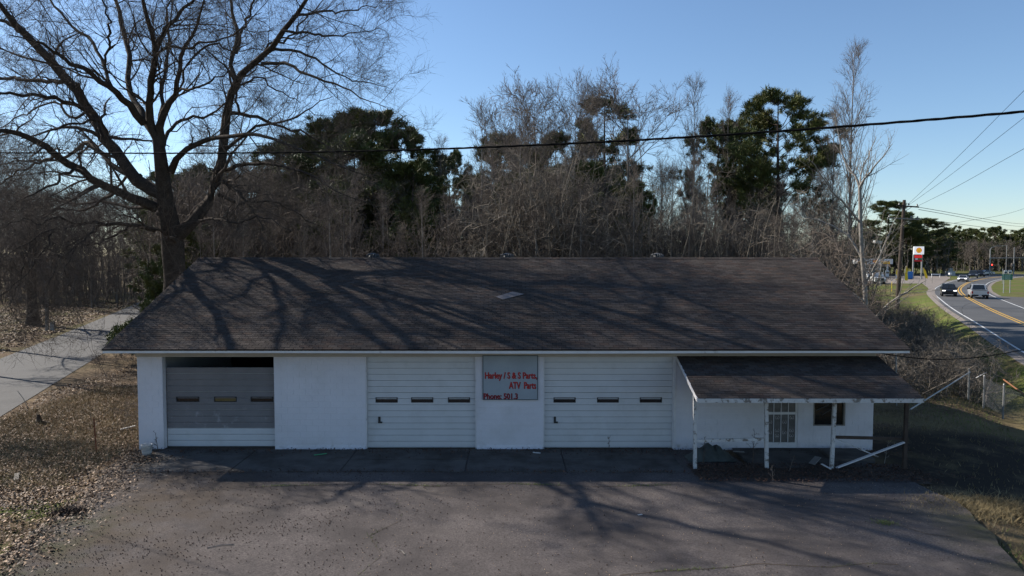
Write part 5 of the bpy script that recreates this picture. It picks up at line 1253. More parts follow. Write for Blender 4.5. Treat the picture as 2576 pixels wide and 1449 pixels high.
slab('fallen_board', 'thin pale stick lying before the left porch post', 'board', 1765, 1160, 0.5, 0.03, 0.02, 0.02, 'peeling_paint', 0.12)
slab('scrap_sheet', 'bent pale panel among debris by the third porch post', 'debris', 2050, 1172, 0.42, 0.2, 0.025, 0.7, 'galvanised', 0.16, -0.35)
slab('scrap_sheet', 'narrow white splinter board beside the bent panel', 'debris', 2078, 1185, 0.34, 0.07, 0.02, -1.1, 'litter_white', 0.13, 0.2)
slab('scrap_sheet', 'pale scrap board under the porch rail', 'debris', 1858, 1148, 0.35, 0.06, 0.02, -0.2, 'galvanised', 0.14)
# heap of green tarpaulin behind the porch rail
r_ = np.random.default_rng(4); hv = []; hf = []
for j in range(10):
    for i in range(18):
        x = i/17; y = j/9; e = math.sin(x*math.pi)*math.sin(y*math.pi)
        hv.append((x*1.5-0.75, y*0.8-0.4, e*0.42*(0.7+0.5*abs(math.sin(x*14+y*3)))+r_.uniform(-0.015, 0.015)))
for j in range(9):
    for i in range(17): a = j*18+i; hf.append((a, a+1, a+19, a+18))
mat('tarp', (0.05, 0.058, 0.052), 0.6, 0.3, 5)
o = np_obj('tarpaulin_heap', np_mesh('tarpaulin_heap', np.array(hv), np.array(hf), 'tarp'), None, (postx(1812), 22.0, 0.04)); tag(o, 'crumpled dark green heap on the porch behind the left rail', 'tarpaulin')
def weedplant(px, py, H, label, seed, m_='twig', dist=21.3):
    X, Y, Z = P(px, py, dist); t = thing('dry_weed', label, 'plant', (X, Y, 0.05)); r = np.random.default_rng(seed)
    z = np.linspace(0, 1, 6); line = np.stack([z*r.normal(0, .15)*H, z*0, z*H], 1)[None]; rad = (0.012*(1-z*0.6))[None]
    a = grow(r, line, rad, 9, 0.2, 1, 50, H*0.45, 5, up=0.2, rmin=0.006); b = grow(r, *a, 5, 0.2, 1, 45, H*0.15, 3, rmin=0.004)
    v, f = tubes_arr(line, rad, 5); np_obj('stem', np_mesh('stem', v, f, m_), t); np_obj('branches', np_mesh('branches', *join([tubes_arr(*a, 4), tubes_arr(*b, 3)]), m_), t)
weedplant(1893, 1160, 0.95, 'tall dry weed growing between the left porch rail and door', 1, 'twig')
weedplant(1770, 1150, 0.85, 'dry weed behind the leftmost porch post', 2, 'twig')
weedplant(1985, 1190, 0.5, 'pinkish dead shoot at the foot of the second porch post', 3, 'grey_twig', 20.6)
weedplant(1945, 1205, 0.42, 'dead branch sprawling onto the lot before the porch', 4, 'grey_twig', 19.7)
weedplant(2225, 1160, 0.6, 'bleached clump of weed behind the crossed porch braces', 6, 'pale_bark', 21.4)
weedplant(397, 1135, 0.55, 'thin dark twigs standing beside the first door jamb', 5, 'twig', 22.95)
weedplant(1532, 1132, 0.4, 'single dark weed before the widest white door', 7, 'twig', 23.0)
x0, y0, _ = G(1745, 1100)
# fallen twigs
for k, (px, py, L, rz, lab) in enumerate([(400, 1195, 0.7, -0.5, 'curved fallen twig on the lot near the bucket'), (555, 1377, 0.55, 0.35, 'straight fallen twig at the left front of the lot'), (1010, 1392, 0.3, -0.9, 'short tan twig at the front of the lot')]):
    x, y, _ = G(px, py); rod('fallen_twig', lab, 'twig', (x-L/2*math.cos(rz), y-L/2*math.sin(rz), 0.025), (x+L/2*math.cos(rz), y+L/2*math.sin(rz), 0.025), 0.008, 'pale_bark', (x, y+0.06, 0.03), 5)
for k, (px, py, L, rz, lab) in enumerate([(800, 741, 1.6, 0.2, 'fallen branch on the left part of the roof'), (1112, 833, 0.3, 0.3, 'small dark twig on the roof left of the pale patch')]):
    c = roofpt(px, py)+Vector((0, 0, 0.04)); rod('fallen_twig', lab, 'twig', c-Vector((L/2, 0, 0)), c+Vector((L/2, 0.05, 0.03+L*0.02)), 0.014, 'twig', c+Vector((0, 0.12, 0.07)), 5)

# ------------------------------------------------------------------ fences, poles and cables
t = thing('chain_link_fence', 'galvanised chain link fence with leaning pipe at the right edge', 'fence', (20.1, 30.0, 0))
fp = [(20.3, 31.2), (20.1, 29.9), (19.55, 27.9), (19.1, 25.6), (18.7, 23.2), (18.3, 20.8)]
for k, (x, y) in enumerate(fp[1:]):
    a = MB(); a.tube([(x, y, -0.1), (x, y, 1.28)], 0.035, 8); a.tube([(x, y, 1.28), (x, y, 1.33)], [0.042, 0.01], 8); a.build('post', 'galvanised', t)
for k in range(1, len(fp)-1):
    (xa, ya), (xb, yb) = fp[k], fp[k+1]
    if k > 2:
        a = MB(); a.tube([(xa, ya, 1.24), (xb, yb, 1.24)], 0.02, 6); a.build('top_rail', 'galvanised', t)
    L = math.hypot(xb-xa, yb-ya); a = MB(); st = 0.09; nn = int((L+1.15)/st)
    def pt_(u, z): return (xa+(xb-xa)*u/L, ya+(yb-ya)*u/L, z)
    for i in range(nn):
        u0 = i*st-1.15
        for sg_ in (1, -1):
            ua, ub = (u0, u0+1.15) if sg_ == 1 else (u0+1.15, u0)
            za, zb = 0.05, 1.2
            lo, hi = 0.0, 1.0
            for (p0, p1) in ((ua, ub),):
                dd = p1-p0
                for lim, sgn in ((0, 1), (L, -1)):
                    tt = (lim-p0)/dd
                    if (dd*sgn) > 0: lo = max(lo, tt)
                    else: hi = min(hi, tt)
            if hi-lo > 0.03:
                A_ = pt_(ua+(ub-ua)*lo, za+(zb-za)*lo); B_ = pt_(ua+(ub-ua)*hi, za+(zb-za)*hi); a.tube([A_, B_], 0.0022, 3, False)
    o = a.build('chain_mesh', 'galvanised', t)
a = MB(); a.tube([P(2440, 936, 31.2), P(2290, 1030, 24.2)], 0.028, 8); o = a.build('top_rail', 'galvanised', t); o['label'] = 'bare slanting top rail running to the porch'
a = MB(); a.tube([(20.32, 31.25, 0), (20.32, 31.25, 1.4)], 0.04, 8); a.build('post', 'galvanised', t)
a = MB(); a.tube([P(2455, 951, 30.4), P(2481, 937, 30.2)], 0.022, 6); a.build('loose_rail', 'galvanised', t)
a = MB(); a.tube([P(2525, 955, 27.9), P(2590, 1002, 25.5)], 0.03, 6); a.build('rusty_pipe', 'orange_pipe', t)
x0, y0, _ = P(2255, 920, 30); rod('metal_post', 'thin pale post standing in the briars behind the porch', 'post', (x0+0.05, 30, 0), (x0-0.03, 30, 2.25), 0.03, 'galvanised')

# thick twisted service cable crossing in front
cp = [(0, 384.5), (400, 386.5), (700, 383), (900, 378.5), (1130, 375), (1300, 368), (1650, 350), (2000, 327.5), (2300, 303), (2576, 281)]
q = []
for x, y in cp:
    u = (x-1288)/FPX; Y = 20.84/(u+1.88); q.append(P(x, y, Y))
q = np.array(q); fz = np.polyfit(q[:, 1], q[:, 2], 3); fx = np.polyfit(q[:, 1], q[:, 0], 1)
Ys = np.linspace(27, 4.5, 260); base = np.stack([np.polyval(fx, Ys), Ys, np.polyval(fz, Ys)], 1)
t = thing('overhead_cable', 'thick black twisted cable sagging across the whole view', 'cable', tuple(base[130]))
s_ = np.concatenate([[0], np.cumsum(np.linalg.norm(np.diff(base, axis=0), axis=1))])
for k in range(3):
    ph = s_*2*math.pi/0.9+k*2*math.pi/3; rad = 0.0095; pts = base+np.stack([np.zeros_like(ph), np.sin(ph)*rad, np.cos(ph)*rad], 1)
    v, f = tubes_arr(pts[None], np.full((1, len(ph)), 0.0085), 6); np_obj('strand', np_mesh('strand', v-base[130], f, 'cable_black', smooth=True), t)
# service drop from the gable
def wire(name, label, pts, r, m_, n=24, group=None, k=5):
    l, _ = smooth_line(pts, [r]*len(pts), n); v, f = tubes_arr(l[None], np.full((1, n), r), k); o = np_obj(name, np_mesh(name, v-l[0], f, m_, smooth=True), None, tuple(l[0])); return tag(o, label, 'cable', group)
wire('service_cable', 'dark cable running from the right gable corner to the right', [P(2178, 882, 22.9), P(2230, 891, 22.9), P(2330, 903, 23.2), P(2450, 900, 23.6), P(2576, 880, 24), P(2750, 850, 25)], 0.016, 'cable_black', 30)

def upole():
    Xb = P(2256, 780, 86)[0]; t = thing('utility_pole', 'leaning dark wooden utility pole with two crossarms beside the highway', 'utility pole', (Xb, 86, -0.1))
    Z = P(2275, 503, 86); top = Vector(Z); b = Vector((Xb, 86, -0.5))
    a = MB(); a.tube([b, b.lerp(top, 0.5), top], [0.26, 0.22, 0.17], 10); a.build('shaft', 'pole_wood', t)
    a = MB(); a.beam(P(2256, 517, 86.2), P(2312, 521, 85.2), 0.14, 0.16); a.build('crossarm', 'pole_wood', t)
    a = MB(); a.beam(P(2233, 548, 86.3), P(2313, 552, 85.2), 0.14, 0.16); o = a.build('crossarm', 'grey_wood', t)
    for px, py, Y in ((2262, 517, 86.1), (2286, 518, 85.7), (2307, 520, 85.3), (2237, 548, 86.3), (2292, 550, 85.6), (2308, 551, 85.3)):
        a = MB(); p = P(px, py, Y); a.lathe([(0.0, 0.05), (0.06, 0.08), (0.1, 0.14), (0.07, 0.22), (0.09, 0.28), (0.0, 0.36)], p, 10); a.build('insulator', 'galvanised', t)
    a = MB(); a.tube([P(2274, 530, 85.9), P(2262, 519, 86.1)], 0.03, 5); a.tube([P(2272, 535, 85.9), P(2295, 520, 85.6)], 0.03, 5); a.build('arm_brace', 'galvanised', t)
upole()
for y2, x1, y1, lab in ((228, 2284, 514, 'thin power line rising steepest to the upper right'), (296, 2286, 516, 'thin power line rising to the right below the steepest one'), (374, 2309, 518, 'thin power line rising to the right, lowest of three')):
    a_, b_ = P(x1, y1, 85.6), P(2576, y2, 50); e_ = tuple(2.2*bb-1.2*aa for aa, bb in zip(a_, b_))
    md = tuple((aa+bb)/2-(0.15 if i == 2 else 0) for i, (aa, bb) in enumerate(zip(a_, b_))); wire('power_line', lab, [a_, md, b_, e_], 0.016, 'cable_black')
for (x1, y1, Y1), (x2, y2, Y2), lab in (((2310, 521, 85.4), (2640, 563, 240), 'thin power line going to the far right from the upper crossarm'), ((2311, 527, 85.4), (2640, 570, 240), 'second thin line just below, going to the far right'), ((2312, 551, 85.4), (2640, 575, 230), 'lowest far power line above the distant trees'), ((2401, 561, 150), (2640, 502, 190), 'thin line rising over the far tree line')):
    a_, b_ = P(x1, y1, Y1), P(x2, y2, Y2); md = tuple((aa+bb)/2-(0.9 if i == 2 else 0) for i, (aa, bb) in enumerate(zip(a_, b_))); wire('power_line', lab, [a_, md, b_], 0.03, 'cable_black')

# ------------------------------------------------------------------ vehicles (front points to local +Y)
def rbox(mb_mesh, off, seg=1):
    bm = bmesh.new(); bm.from_mesh(mb_mesh); es = [e for e in bm.edges if len(e.link_faces) == 2 and e.calc_face_angle(0) > 0.5]
    bmesh.ops.bevel(bm, geom=es, offset=off, segments=seg, affect='EDGES'); bm.to_mesh(mb_mesh); bm.free()
def vehicle(name, label, cat, loc, head, kind, paint, lit=False, group=None):
    L, Wd, H, belt, gc = {'suv': (4.7, 1.95, 1.75, 1.08, 0.24), 'sedan': (4.7, 1.85, 1.46, 0.95, 0.2), 'pickup': (5.8, 2.05, 1.95, 1.18, 0.32)}[kind]
    t = thing(name, label, cat, loc, head, group); h = L/2; w = Wd/2
    wr = 0.36 if kind != 'pickup' else 0.42; wf_, wb_ = h-0.92, -h+1.0
    lo = gc; pts = [(-h+0.05, lo+0.1)]
    for c in (wb_, wf_):
        for q in range(7):
            th = math.pi-math.pi*q/6; pts.append((c+(wr+0.07)*math.cos(th), max(lo, wr+(wr+0.07)*math.sin(th)-0.0)))
    pts += [(h-0.05, lo+0.08), (h, lo+0.35), (h-0.06, belt-0.22), (h-0.3, belt-0.08), (h-1.25, belt)]
    if kind == 'pickup': pts += [(-h+1.9, belt), (-h+0.03, belt), (-h, lo+0.3)]
    elif kind == 'sedan': pts += [(-h+0.95, belt), (-h+0.15, belt-0.02), (-h, lo+0.4)]
    else: pts += [(-h+0.1, belt), (-h, lo+0.35)]
    a = MB(); a.prism(pts, -w, w); me = a.mesh('body', paint)
    rbox(me, 0.05, 2); body = np_obj('body', me, t)
    cy = {'suv': (h-1.2, -h+0.08, h-1.95, -h+0.45), 'sedan': (h-1.2, -h+0.75, h-2.0, -h+1.6), 'pickup': (h-1.4, -h+2.0, h-2.15, -h+2.25)}[kind]
    w0, w1 = w-0.06, w-0.24
    def fr(zb, zt, ins=0.0):
        return [(-w0, cy[1], zb), (w0, cy[1], zb), (w0, cy[0], zb), (-w0, cy[0], zb), (-w1, cy[3], zt), (w1, cy[3], zt), (w1, cy[2], zt), (-w1, cy[2], zt)]
    a = MB(); a.hexa(fr(belt-0.02, H)); me = a.mesh('cabin', paint); rbox(me, 0.05, 2); np_obj('cabin', me, t)
    F = [Vector(p) for p in fr(belt-0.02, H)]
    def pane(nm, idx, sh=0.86):
        p = [F[i] for i in idx]; c = sum(p, Vector())/4; n = (p[1]-p[0]).cross(p[3]-p[0]).normalized()
        if n.dot(c-Vector((0, (cy[0]+cy[1])/2, (belt+H)/2))) < 0: n = -n
        q = [c+(x-c)*sh for x in p]; a = MB(); a.hexa([tuple(x+n*0.004) for x in q]+[tuple(x+n*0.012) for x in q]); a.build(nm, 'car_glass', t, (0, 0, 0))
    pane('windscreen', (3, 2, 6, 7)); pane('rear_window', (0, 1, 5, 4), 0.8); pane('side_window', (1, 2, 6, 5)); pane('side_window', (0, 3, 7, 4))
    for c in (wb_, wf_):
        for sgn in (-1, 1):
            a = MB(); a.tube([(sgn*(w-0.24), c, wr), (sgn*(w+0.005), c, wr)], wr, 18); tyre = a.build('wheel', 'rubber', t, (0, 0, 0))
            a = MB(); a.tube([(sgn*(w-0.02), c, wr), (sgn*(w+0.015), c, wr)], [wr*0.62, wr*0.58], 12); a.build('rim', 'rim_metal', tyre, (0, 0, 0))
    hz = belt-0.30
    for sgn in (-1, 1):
        a = MB(); a.box(*sorted((sgn*(w-0.5), sgn*(w-0.07))), h-0.08, h+0.012, hz, hz+0.14); a.build('headlight', 'headlight_lit' if lit else 'headlight', t, (0, 0, 0))
        a = MB(); hh = 0.34 if kind == 'pickup' else 0.18
        a.box(*sorted((sgn*(w-(0.2 if kind == 'pickup' else 0.42)), sgn*(w-0.03))), -h-0.012, -h+0.06, belt-0.12-hh, belt-0.12); a.build('tail_light', 'tail_light', t, (0, 0, 0))
        a = MB(); a.box(*sorted((sgn*(w0-0.02), sgn*(w+0.17))), cy[0]-0.35, cy[0]-0.2, belt+0.0, belt+0.2); a.build('mirror', 'car_trim' if kind == 'pickup' else paint, t, (0, 0, 0))
    a = MB(); a.box(-0.5, 0.5, h-0.06, h+0.014, hz-0.22, hz+0.06); a.build('grille', 'car_trim', t, (0, 0, 0))
    a = MB(); a.box(-w+0.06, w-0.06, h-0.05, h+0.05, lo+0.06, lo+0.22); a.build('front_bumper', 'car_trim', t, (0, 0, 0))
    a = MB(); a.box(-w+0.04, w-0.04, -h-0.08, -h+0.05, lo+0.08, lo+0.28); a.build('rear_bumper', 'car_trim', t, (0, 0, 0))
    a = MB(); a.box(-0.17, 0.17, -h-0.09, -h-0.082, lo+0.12, lo+0.26); a.build('licence_plate', 'plate', t, (0, 0, 0))
    if kind == 'pickup':
        a = MB(); a.box(-w+0.22, w-0.22, -h-0.008, -h+0.03, lo+0.36, belt-0.05); a.build('tailgate', paint, t, (0, 0, 0))
        a = MB(); a.box(-w+0.1, w-0.1, -h+0.06, -h+1.85, belt-0.01, belt+0.006); a.build('bed_cover', 'car_trim', t, (0, 0, 0))
    if kind == 'suv':
        for sgn in (-1, 1):
            a = MB(); a.tube([(sgn*(w1-0.05), cy[3]+0.2, H+0.05), (sgn*(w1-0.05), cy[2]-0.2, H+0.05)], 0.02, 5); a.build('roof_rail', 'car_trim', t, (0, 0, 0))
    return t
def on_road(Y, d, away):
    i = int(np.argmin(abs(RC[:, 1]-Y))); p = RC[i]+RN[i]*d; hd = math.atan2(-RT[i][0], RT[i][1]); return (p[0], p[1], 0.305), hd+(0 if away else math.pi)
l, h_ = on_road(104.5, 1.85, False); l = (P(2387, 700, l[1])[0], l[1], l[2]); vehicle('parked_car'.replace('parked_', 'black_'), 'black sport utility vehicle coming towards the camera on the highway', 'car', l, h_, 'suv', 'car_black', True)
l, h_ = on_road(101, -1.85, True); l = (P(2461, 700, l[1])[0], l[1], l[2]); vehicle('pickup_truck', 'white pickup truck driving away on the highway', 'truck', l, h_, 'pickup', 'car_white')
l, h_ = on_road(160, 1.8, False); l = (P(2423, 700, l[1])[0], l[1], l[2]); vehicle('silver_car', 'silver sedan coming down the highway behind the black vehicle', 'car', l, h_, 'sedan', 'car_silver', True)
l, h_ = on_road(184, 1.8, False); l = (P(2448, 700, l[1])[0], l[1], l[2]); vehicle('pickup_truck', 'dark pickup truck near the junction behind the silver sedan', 'truck', l, h_+0.15, 'pickup', 'car_navy')
l = (P(2462, 700, 196)[0], 196, 0.31); vehicle('dark_car', 'dark vehicle partly hidden behind the dark pickup at the junction', 'car', l, math.pi+0.6-0.9, 'suv', 'car_black')
l = (P(2478, 700, 212)[0], 212, 0.312); vehicle('white_car', 'white sedan crossing the far junction', 'car', l, math.pi/2, 'sedan', 'car_white')

# ------------------------------------------------------------------ fuel station
emis(mat('sunglow_white_panel', (0.7, 0.7, 0.7), 0.5, 0.03, 2), (1, 1, 1), 0.28)  # emission stands in for sunlight coming through the sign plastic
emis(mat('sunglow_yellow', (0.7, 0.4, 0.02), 0.5, 0.03, 2), (1, 0.5, 0.03), 0.25)
emis(mat('sunglow_red', (0.55, 0.02, 0.02), 0.5, 0.03, 2), (1, 0.03, 0.03), 0.18)
def scallop(R, n=7):
    pts = []
    for i in range(n):
        a0 = math.radians(200-i*220/n); a1 = math.radians(200-(i+1)*220/n); m_ = (a0+a1)/2
        pts += [(R*0.93*math.cos(a0), R*0.93*math.sin(a0)), (R*1.04*math.cos(m_), R*1.04*math.sin(m_))]
    pts += [(R*0.93*math.cos(math.radians(-20)), R*0.93*math.sin(math.radians(-20))), (R*0.45, -R*0.78), (R*0.3, -R*0.86), (-R*0.3, -R*0.86), (-R*0.45, -R*0.78)]
    return pts
def emblem(t, x, y, z, R):
    a = MB(); a.prism([(x+p[0]*1.1, z+p[1]*1.1) for p in scallop(R)], y-0.03, y, 'y'); e = a.build('emblem', 'sunglow_red', t)
    a = MB(); a.prism([(x+p[0]*0.97, z+p[1]*0.97) for p in scallop(R)], y-0.05, y-0.031, 'y'); a.build('emblem_face', 'sunglow_yellow', e)
    a = MB()
    for i in range(1, 7):
        th = math.radians(200-i*220/7); a.beam((x+0.12*R*math.cos(th), y-0.052, z-0.55*R+0.1*R*math.sin(th)), (x+R*0.86*math.cos(th), y-0.052, z+R*0.86*math.sin(th)), R*0.06, 0.006, (0, 1, 0))
    a.build('emblem_rib', 'sign_red', e)
SYY = 178
def X_(px, Y): return P(px, 700, Y)[0]
def Z_(py, Y): return P(1288, py, Y)[2]
t = thing('station_sign', 'tall white fuel price sign with yellow scallop emblem and red panels', 'sign', (X_(2308, SYY), SYY, 0.28))
xa, xb = X_(2295.5, SYY), X_(2321, SYY)
for x in (xa+0.12, xb-0.3):
    a = MB(); a.box(x-0.14, x+0.14, SYY-0.1, SYY+0.2, 0.28, Z_(621, SYY)-0.05); a.build('sign_post', 'galvanised', t)
a = MB(); a.box(xa, xb, SYY-0.3, SYY-0.12, Z_(640, SYY), Z_(620, SYY)); a.build('top_panel', 'sunglow_white_panel', t)
emblem(t, (xa+xb)/2, SYY-0.301, Z_(630.2, SYY), 0.66)
a = MB(); a.box(xa+0.3, xb-0.45, SYY-0.3, SYY-0.12, Z_(649, SYY), Z_(641.5, SYY)); pp = a.build('price_panel', 'sunglow_red', t)
a = MB(); a.box(xa+0.4, xa+1.0, SYY-0.32, SYY-0.301, Z_(653.5, SYY), Z_(649.5, SYY)); a.build('price_digits', 'sign_white', pp)
a = MB(); a.box(xa+0.3, xb-0.45, SYY-0.3, SYY-0.12, Z_(654, SYY), Z_(649.2, SYY)); p2 = a.build('price_panel', 'shield_dark', t)
for k in range(4):
    a = MB(); x = xa+1.15+k*0.22; z = Z_(652.8, SYY); a.box(x, x+0.05, SYY-0.32, SYY-0.301, z, z+0.28); a.box(x+0.05, x+0.15, SYY-0.32, SYY-0.301, z+0.24, z+0.28); a.box(x+0.12, x+0.15, SYY-0.325, SYY-0.302, z, z+0.24); a.build('price_digit', 'led_green', p2)
a = MB(); a.box(xa+0.3, xb-0.45, SYY-0.3, SYY-0.12, Z_(658, SYY), Z_(654.2, SYY)); a.build('price_panel', 'sign_red', t)
# canopy
CY_ = 186
t = thing('fuel_canopy', 'white and yellow canopy over the fuel pumps behind bare branches', 'canopy', (X_(2200, CY_), CY_, 0.28))
xa, xb = X_(2156, CY_), X_(2245, CY_); zb, zt = Z_(664.5, CY_), Z_(651.5, CY_)
a = MB(); a.box(xa, xb, CY_, CY_+7, zb, zt); a.build('canopy_roof', 'sign_white', t)
for p0, p1 in ((2158, 2180), (2216, 2238)):
    a = MB(); a.box(X_(p0, CY_), X_(p1, CY_), CY_-0.03, CY_, zb+0.05, zb+0.75); a.build('yellow_band', 'sign_yellow', t)
a = MB(); a.box(xa, xb, CY_-0.025, CY_-0.001, zb-0.02, zb+0.045); a.build('edge_band', 'galvanised', t)
emblem(t, X_(2201, CY_), CY_-0.001, (zb+zt)/2, 0.5)
for px in (2172, 2232):
    a = MB(); x = X_(px, CY_+3); a.box(x-0.15, x+0.15, CY_+3, CY_+3.3, 0.28, zb); a.build('column', 'sign_white', t)
for k, px in enumerate((2180, 2226)):
    x = X_(px, CY_+3); t = thing('fuel_pump', ('fuel pump at the left column of the station canopy', 'fuel pump at the right column of the station canopy')[k], 'fuel pump', (x, CY_+2, 0.28))
    a = MB(); a.box(-0.4, 0.4, -0.3, 0.3, 0.15, 1.9); a.build('cabinet', 'sign_white', t, (0, 0, 0))
    a = MB(); a.box(-0.32, 0.32, -0.32, -0.301, 1.1, 1.6); a.build('display', 'shield_dark', t, (0, 0, 0))
    a = MB(); a.box(-0.55, 0.55, -0.7, 0.7, 0, 0.15); a.build('plinth', 'gravel', t, (0, 0, 0))
    a = MB(); a.tube([(0.42, -0.1, 1.2), (0.6, -0.15, 0.5), (0.5, -0.1, 1.5)], 0.03, 6); a.build('hose', 'rubber', t, (0, 0, 0))
# shop building behind
t = thing('station_shop', 'low pale shop building behind the fuel pumps', 'building', (X_(2190, 200), 200, 0.25))
a = MB(); a.box(X_(2120, 200), X_(2236, 200), 200, 209, 0.25, 4.0); a.build('wall', 'gravel', t)
a = MB(); a.box(X_(2118, 200), X_(2238, 200), 199.6, 209.4, 4.0, 4.4); a.build('roof', 'galvanised', t)
for p0 in (2150, 2172, 2194, 2214):
    a = MB(); a.box(X_(p0, 200), X_(p0+14, 200), 199.95, 199.99, 1.0, 3.0); a.build('window', 'car_glass', t)
# utility truck with rack
ux = X_(2201, 150); t = thing('work_truck', 'white work truck with overhead rack standing at the fuel station', 'truck', (ux, 150, 0.3), math.pi-0.15)
a = MB(); a.prism([(-3.6, 0.5), (3.3, 0.5), (3.35, 1.2), (2.2, 1.45), (1.6, 2.35), (0.0, 2.35), (-0.1, 1.5), (-3.6, 1.5)], -1.1, 1.1); me = a.mesh('body', 'car_white'); rbox(me, 0.05); np_obj('body', me, t)
a = MB(); a.hexa([(-0.95, 2.18, 1.5), (0.95, 2.18, 1.5), (0.95, 2.15, 1.48), (-0.95, 2.15, 1.48), (-0.85, 1.66, 2.26), (0.85, 1.66, 2.26), (0.85, 1.6, 2.25), (-0.85, 1.6, 2.25)]); a.build('windscreen', 'car_glass', t, (0, 0.03, 0))
for sx_ in (-1, 1):
    a = MB(); a.box(*sorted((sx_*1.1, sx_*1.115)), 0.3, 1.6, 1.5, 2.15); a.build('side_window', 'car_glass', t, (0, 0, 0))
    a = MB(); a.box(*sorted((sx_*0.6, sx_*1.0)), 3.33, 3.38, 0.95, 1.15); a.build('headlight', 'headlight', t, (0, 0, 0))
    for yy in (2.3, -2.2):
        a = MB(); a.tube([(sx_*0.85, yy, 0.45), (sx_*1.12, yy, 0.45)], 0.45, 16); wh = a.build('wheel', 'rubber', t, (0, 0, 0)); a = MB(); a.tube([(sx_*1.1, yy, 0.45), (sx_*1.13, yy, 0.45)], 0.25, 12); a.build('rim', 'rim_metal', wh, (0, 0, 0))
a = MB()
for sx_ in (-1, 1):
    a.tube([(sx_*1.0, 1.9, 1.4), (sx_*1.0, 1.9, 3.1)], 0.05, 6); a.tube([(sx_*1.0, -3.4, 1.5), (sx_*1.0, -3.4, 3.1)], 0.05, 6); a.tube([(sx_*1.0, 2.3, 3.1), (sx_*1.0, -3.5, 3.1)], 0.05, 6)
for yy in (1.9, 0, -1.7, -3.4): a.tube([(-1, yy, 3.1), (1, yy, 3.1)], 0.05, 6)
a.build('rack', 'galvanised', t, (0, 0, 0))
a = MB(); a.box(-0.7, 0.7, 3.345, 3.375, 0.75, 1.25); a.build('grille', 'car_trim', t, (0, 0, 0))
# blue box, flags, lamps
x = X_(2286, 176); t = thing('ice_box', 'bright blue box standing left of the tall price sign', 'box', (x, 176, 0.28))
a = MB(); a.box(-0.75, 0.75, -0.5, 0.5, 0.1, 1.9); me = a.mesh('cabinet', 'blue_paint'); rbox(me, 0.06); np_obj('cabinet', me, t)
a = MB(); a.box(-0.68, -0.04, -0.53, -0.505, 0.25, 1.75); a.build('door', 'blue_paint', t, (0, 0, 0)); a = MB(); a.box(0.04, 0.68, -0.53, -0.505, 0.25, 1.75); a.build('door', 'blue_paint', t, (0, 0, 0)); a = MB(); a.box(-0.7, 0.7, -0.45, 0.45, 0, 0.1); a.build('base', 'rubber', t, (0, 0, 0))
def flag(px, py, Y, H, lean, label, low=None):
    x = X_(px, Y); t = thing('feather_flag', label, 'flag', (x, Y, 0.28))
    pts = [(0, 0, 0), (lean*0.3*H, 0, 0.45*H), (lean*0.75*H, 0, 0.85*H), (lean*H+0.12, 0, H)]
    l_, _ = smooth_line(pts, [1]*4, 12); a = MB(); a.tube([tuple(p) for p in l_], 0.03, 6); a.build('flag_pole', 'galvanised', t, (0, 0, 0))
    vv = []; ff = []; n = len(l_)
    for i in range(2, n):
        u = (i-2)/(n-3); w_ = 0.62*(1-max(0, u-0.7)*1.9); wob = 0.06*math.sin(u*9)
        vv += [(l_[i][0]+0.02, 0.0, l_[i][2]), (l_[i][0]+0.02+w_*0.5, wob, l_[i][2]-0.03), (l_[i][0]+0.02+w_, -wob, l_[i][2]-0.06)]
    m_ = len(vv)//3
    for i in range(m_-1):
        for j in range(2): b = i*3+j; ff.append((b, b+1, b+4, b+3))
    me = bpy.data.meshes.new('flag_cloth'); me.from_pydata(vv, [], ff); me.materials.append(MATS['flag_yellow']); np_obj('flag_cloth', me, t)
    if low:
        a = MB(); a.box(0.03, 0.5, -0.02, 0.02, 0.25*H, 0.6*H); a.build('lower_cloth', low, t, (0, 0, 0))
flag(2276, 713, 150, 3.7, 0.0, 'tall yellow feather flag left of the blue box')
flag(2253, 703, 158, 2.9, 0.02, 'shorter yellow feather flag with white lower part near the utility pole', 'sign_white')
flag(2328, 702, 166, 3.1, -0.28, 'leaning yellow feather flag right of the price sign')
def lamp(px, base, top, Y, label, dx=-1.4):
    x = X_(px, Y); H = Z_(top, Y)-0.28; t = thing('area_light', label, 'lamp', (x, Y, 0.28))
    a = MB(); a.tube([(0.25, 0, 0), (0, 0, H)], [0.16, 0.1], 8); a.build('lamp_pole', 'galvanised', t, (0, 0, 0))
    a = MB(); a.beam((0.1, 0, H), (dx, -0.3, H+0.15), 0.7, 0.55); a.build('lamp_head', 'galvanised', t, (0, 0, 0))
lamp(2213, 700, 610, 140, 'grey flood light on a pole above the fuel canopy')
for px, Y, lab in ((2172, 176, 'thin grey pole left of the fuel canopy'), (2177, 170, 'second thin grey pole at the fuel canopy')):
    x = X_(px, Y); rod('metal_pole', lab, 'pole', (x, Y, 0.2), (x+0.05, Y, Z_(602, Y)), 0.12, 'galvanised')
x = X_(2282, 200); rod('metal_pole', 'thin brown pole behind the price sign', 'pole', (x, 200, 0.2), (x, 200, Z_(628, 200)), 0.09, 'pole_wood')
x = X_(2339, 215); t = thing('electric_cabinet', 'grey metal cabinet beyond the leaning yellow flag', 'cabinet', (x, 205, 0.28))
a = MB(); a.box(-1.1, 1.1, -0.6, 0.6, 0, 1.3); a.build('base_unit', 'grey_metal', t, (0, 0, 0)); a = MB(); a.box(-0.4, 0.5, -0.3, 0.3, 1.3, 2.2); a.build('upper_unit', 'galvanised', t, (0, 0, 0))
x = X_(2354, 190); t = thing('road_barrier', 'white barrier frame beside the station driveway', 'barrier', (x, 190, 0.28))
a = MB(); a.box(-1.2, 1.2, -0.1, 0.1, 0.7, 0.95); a.build('plank', 'sign_white', t, (0, 0, 0)); 
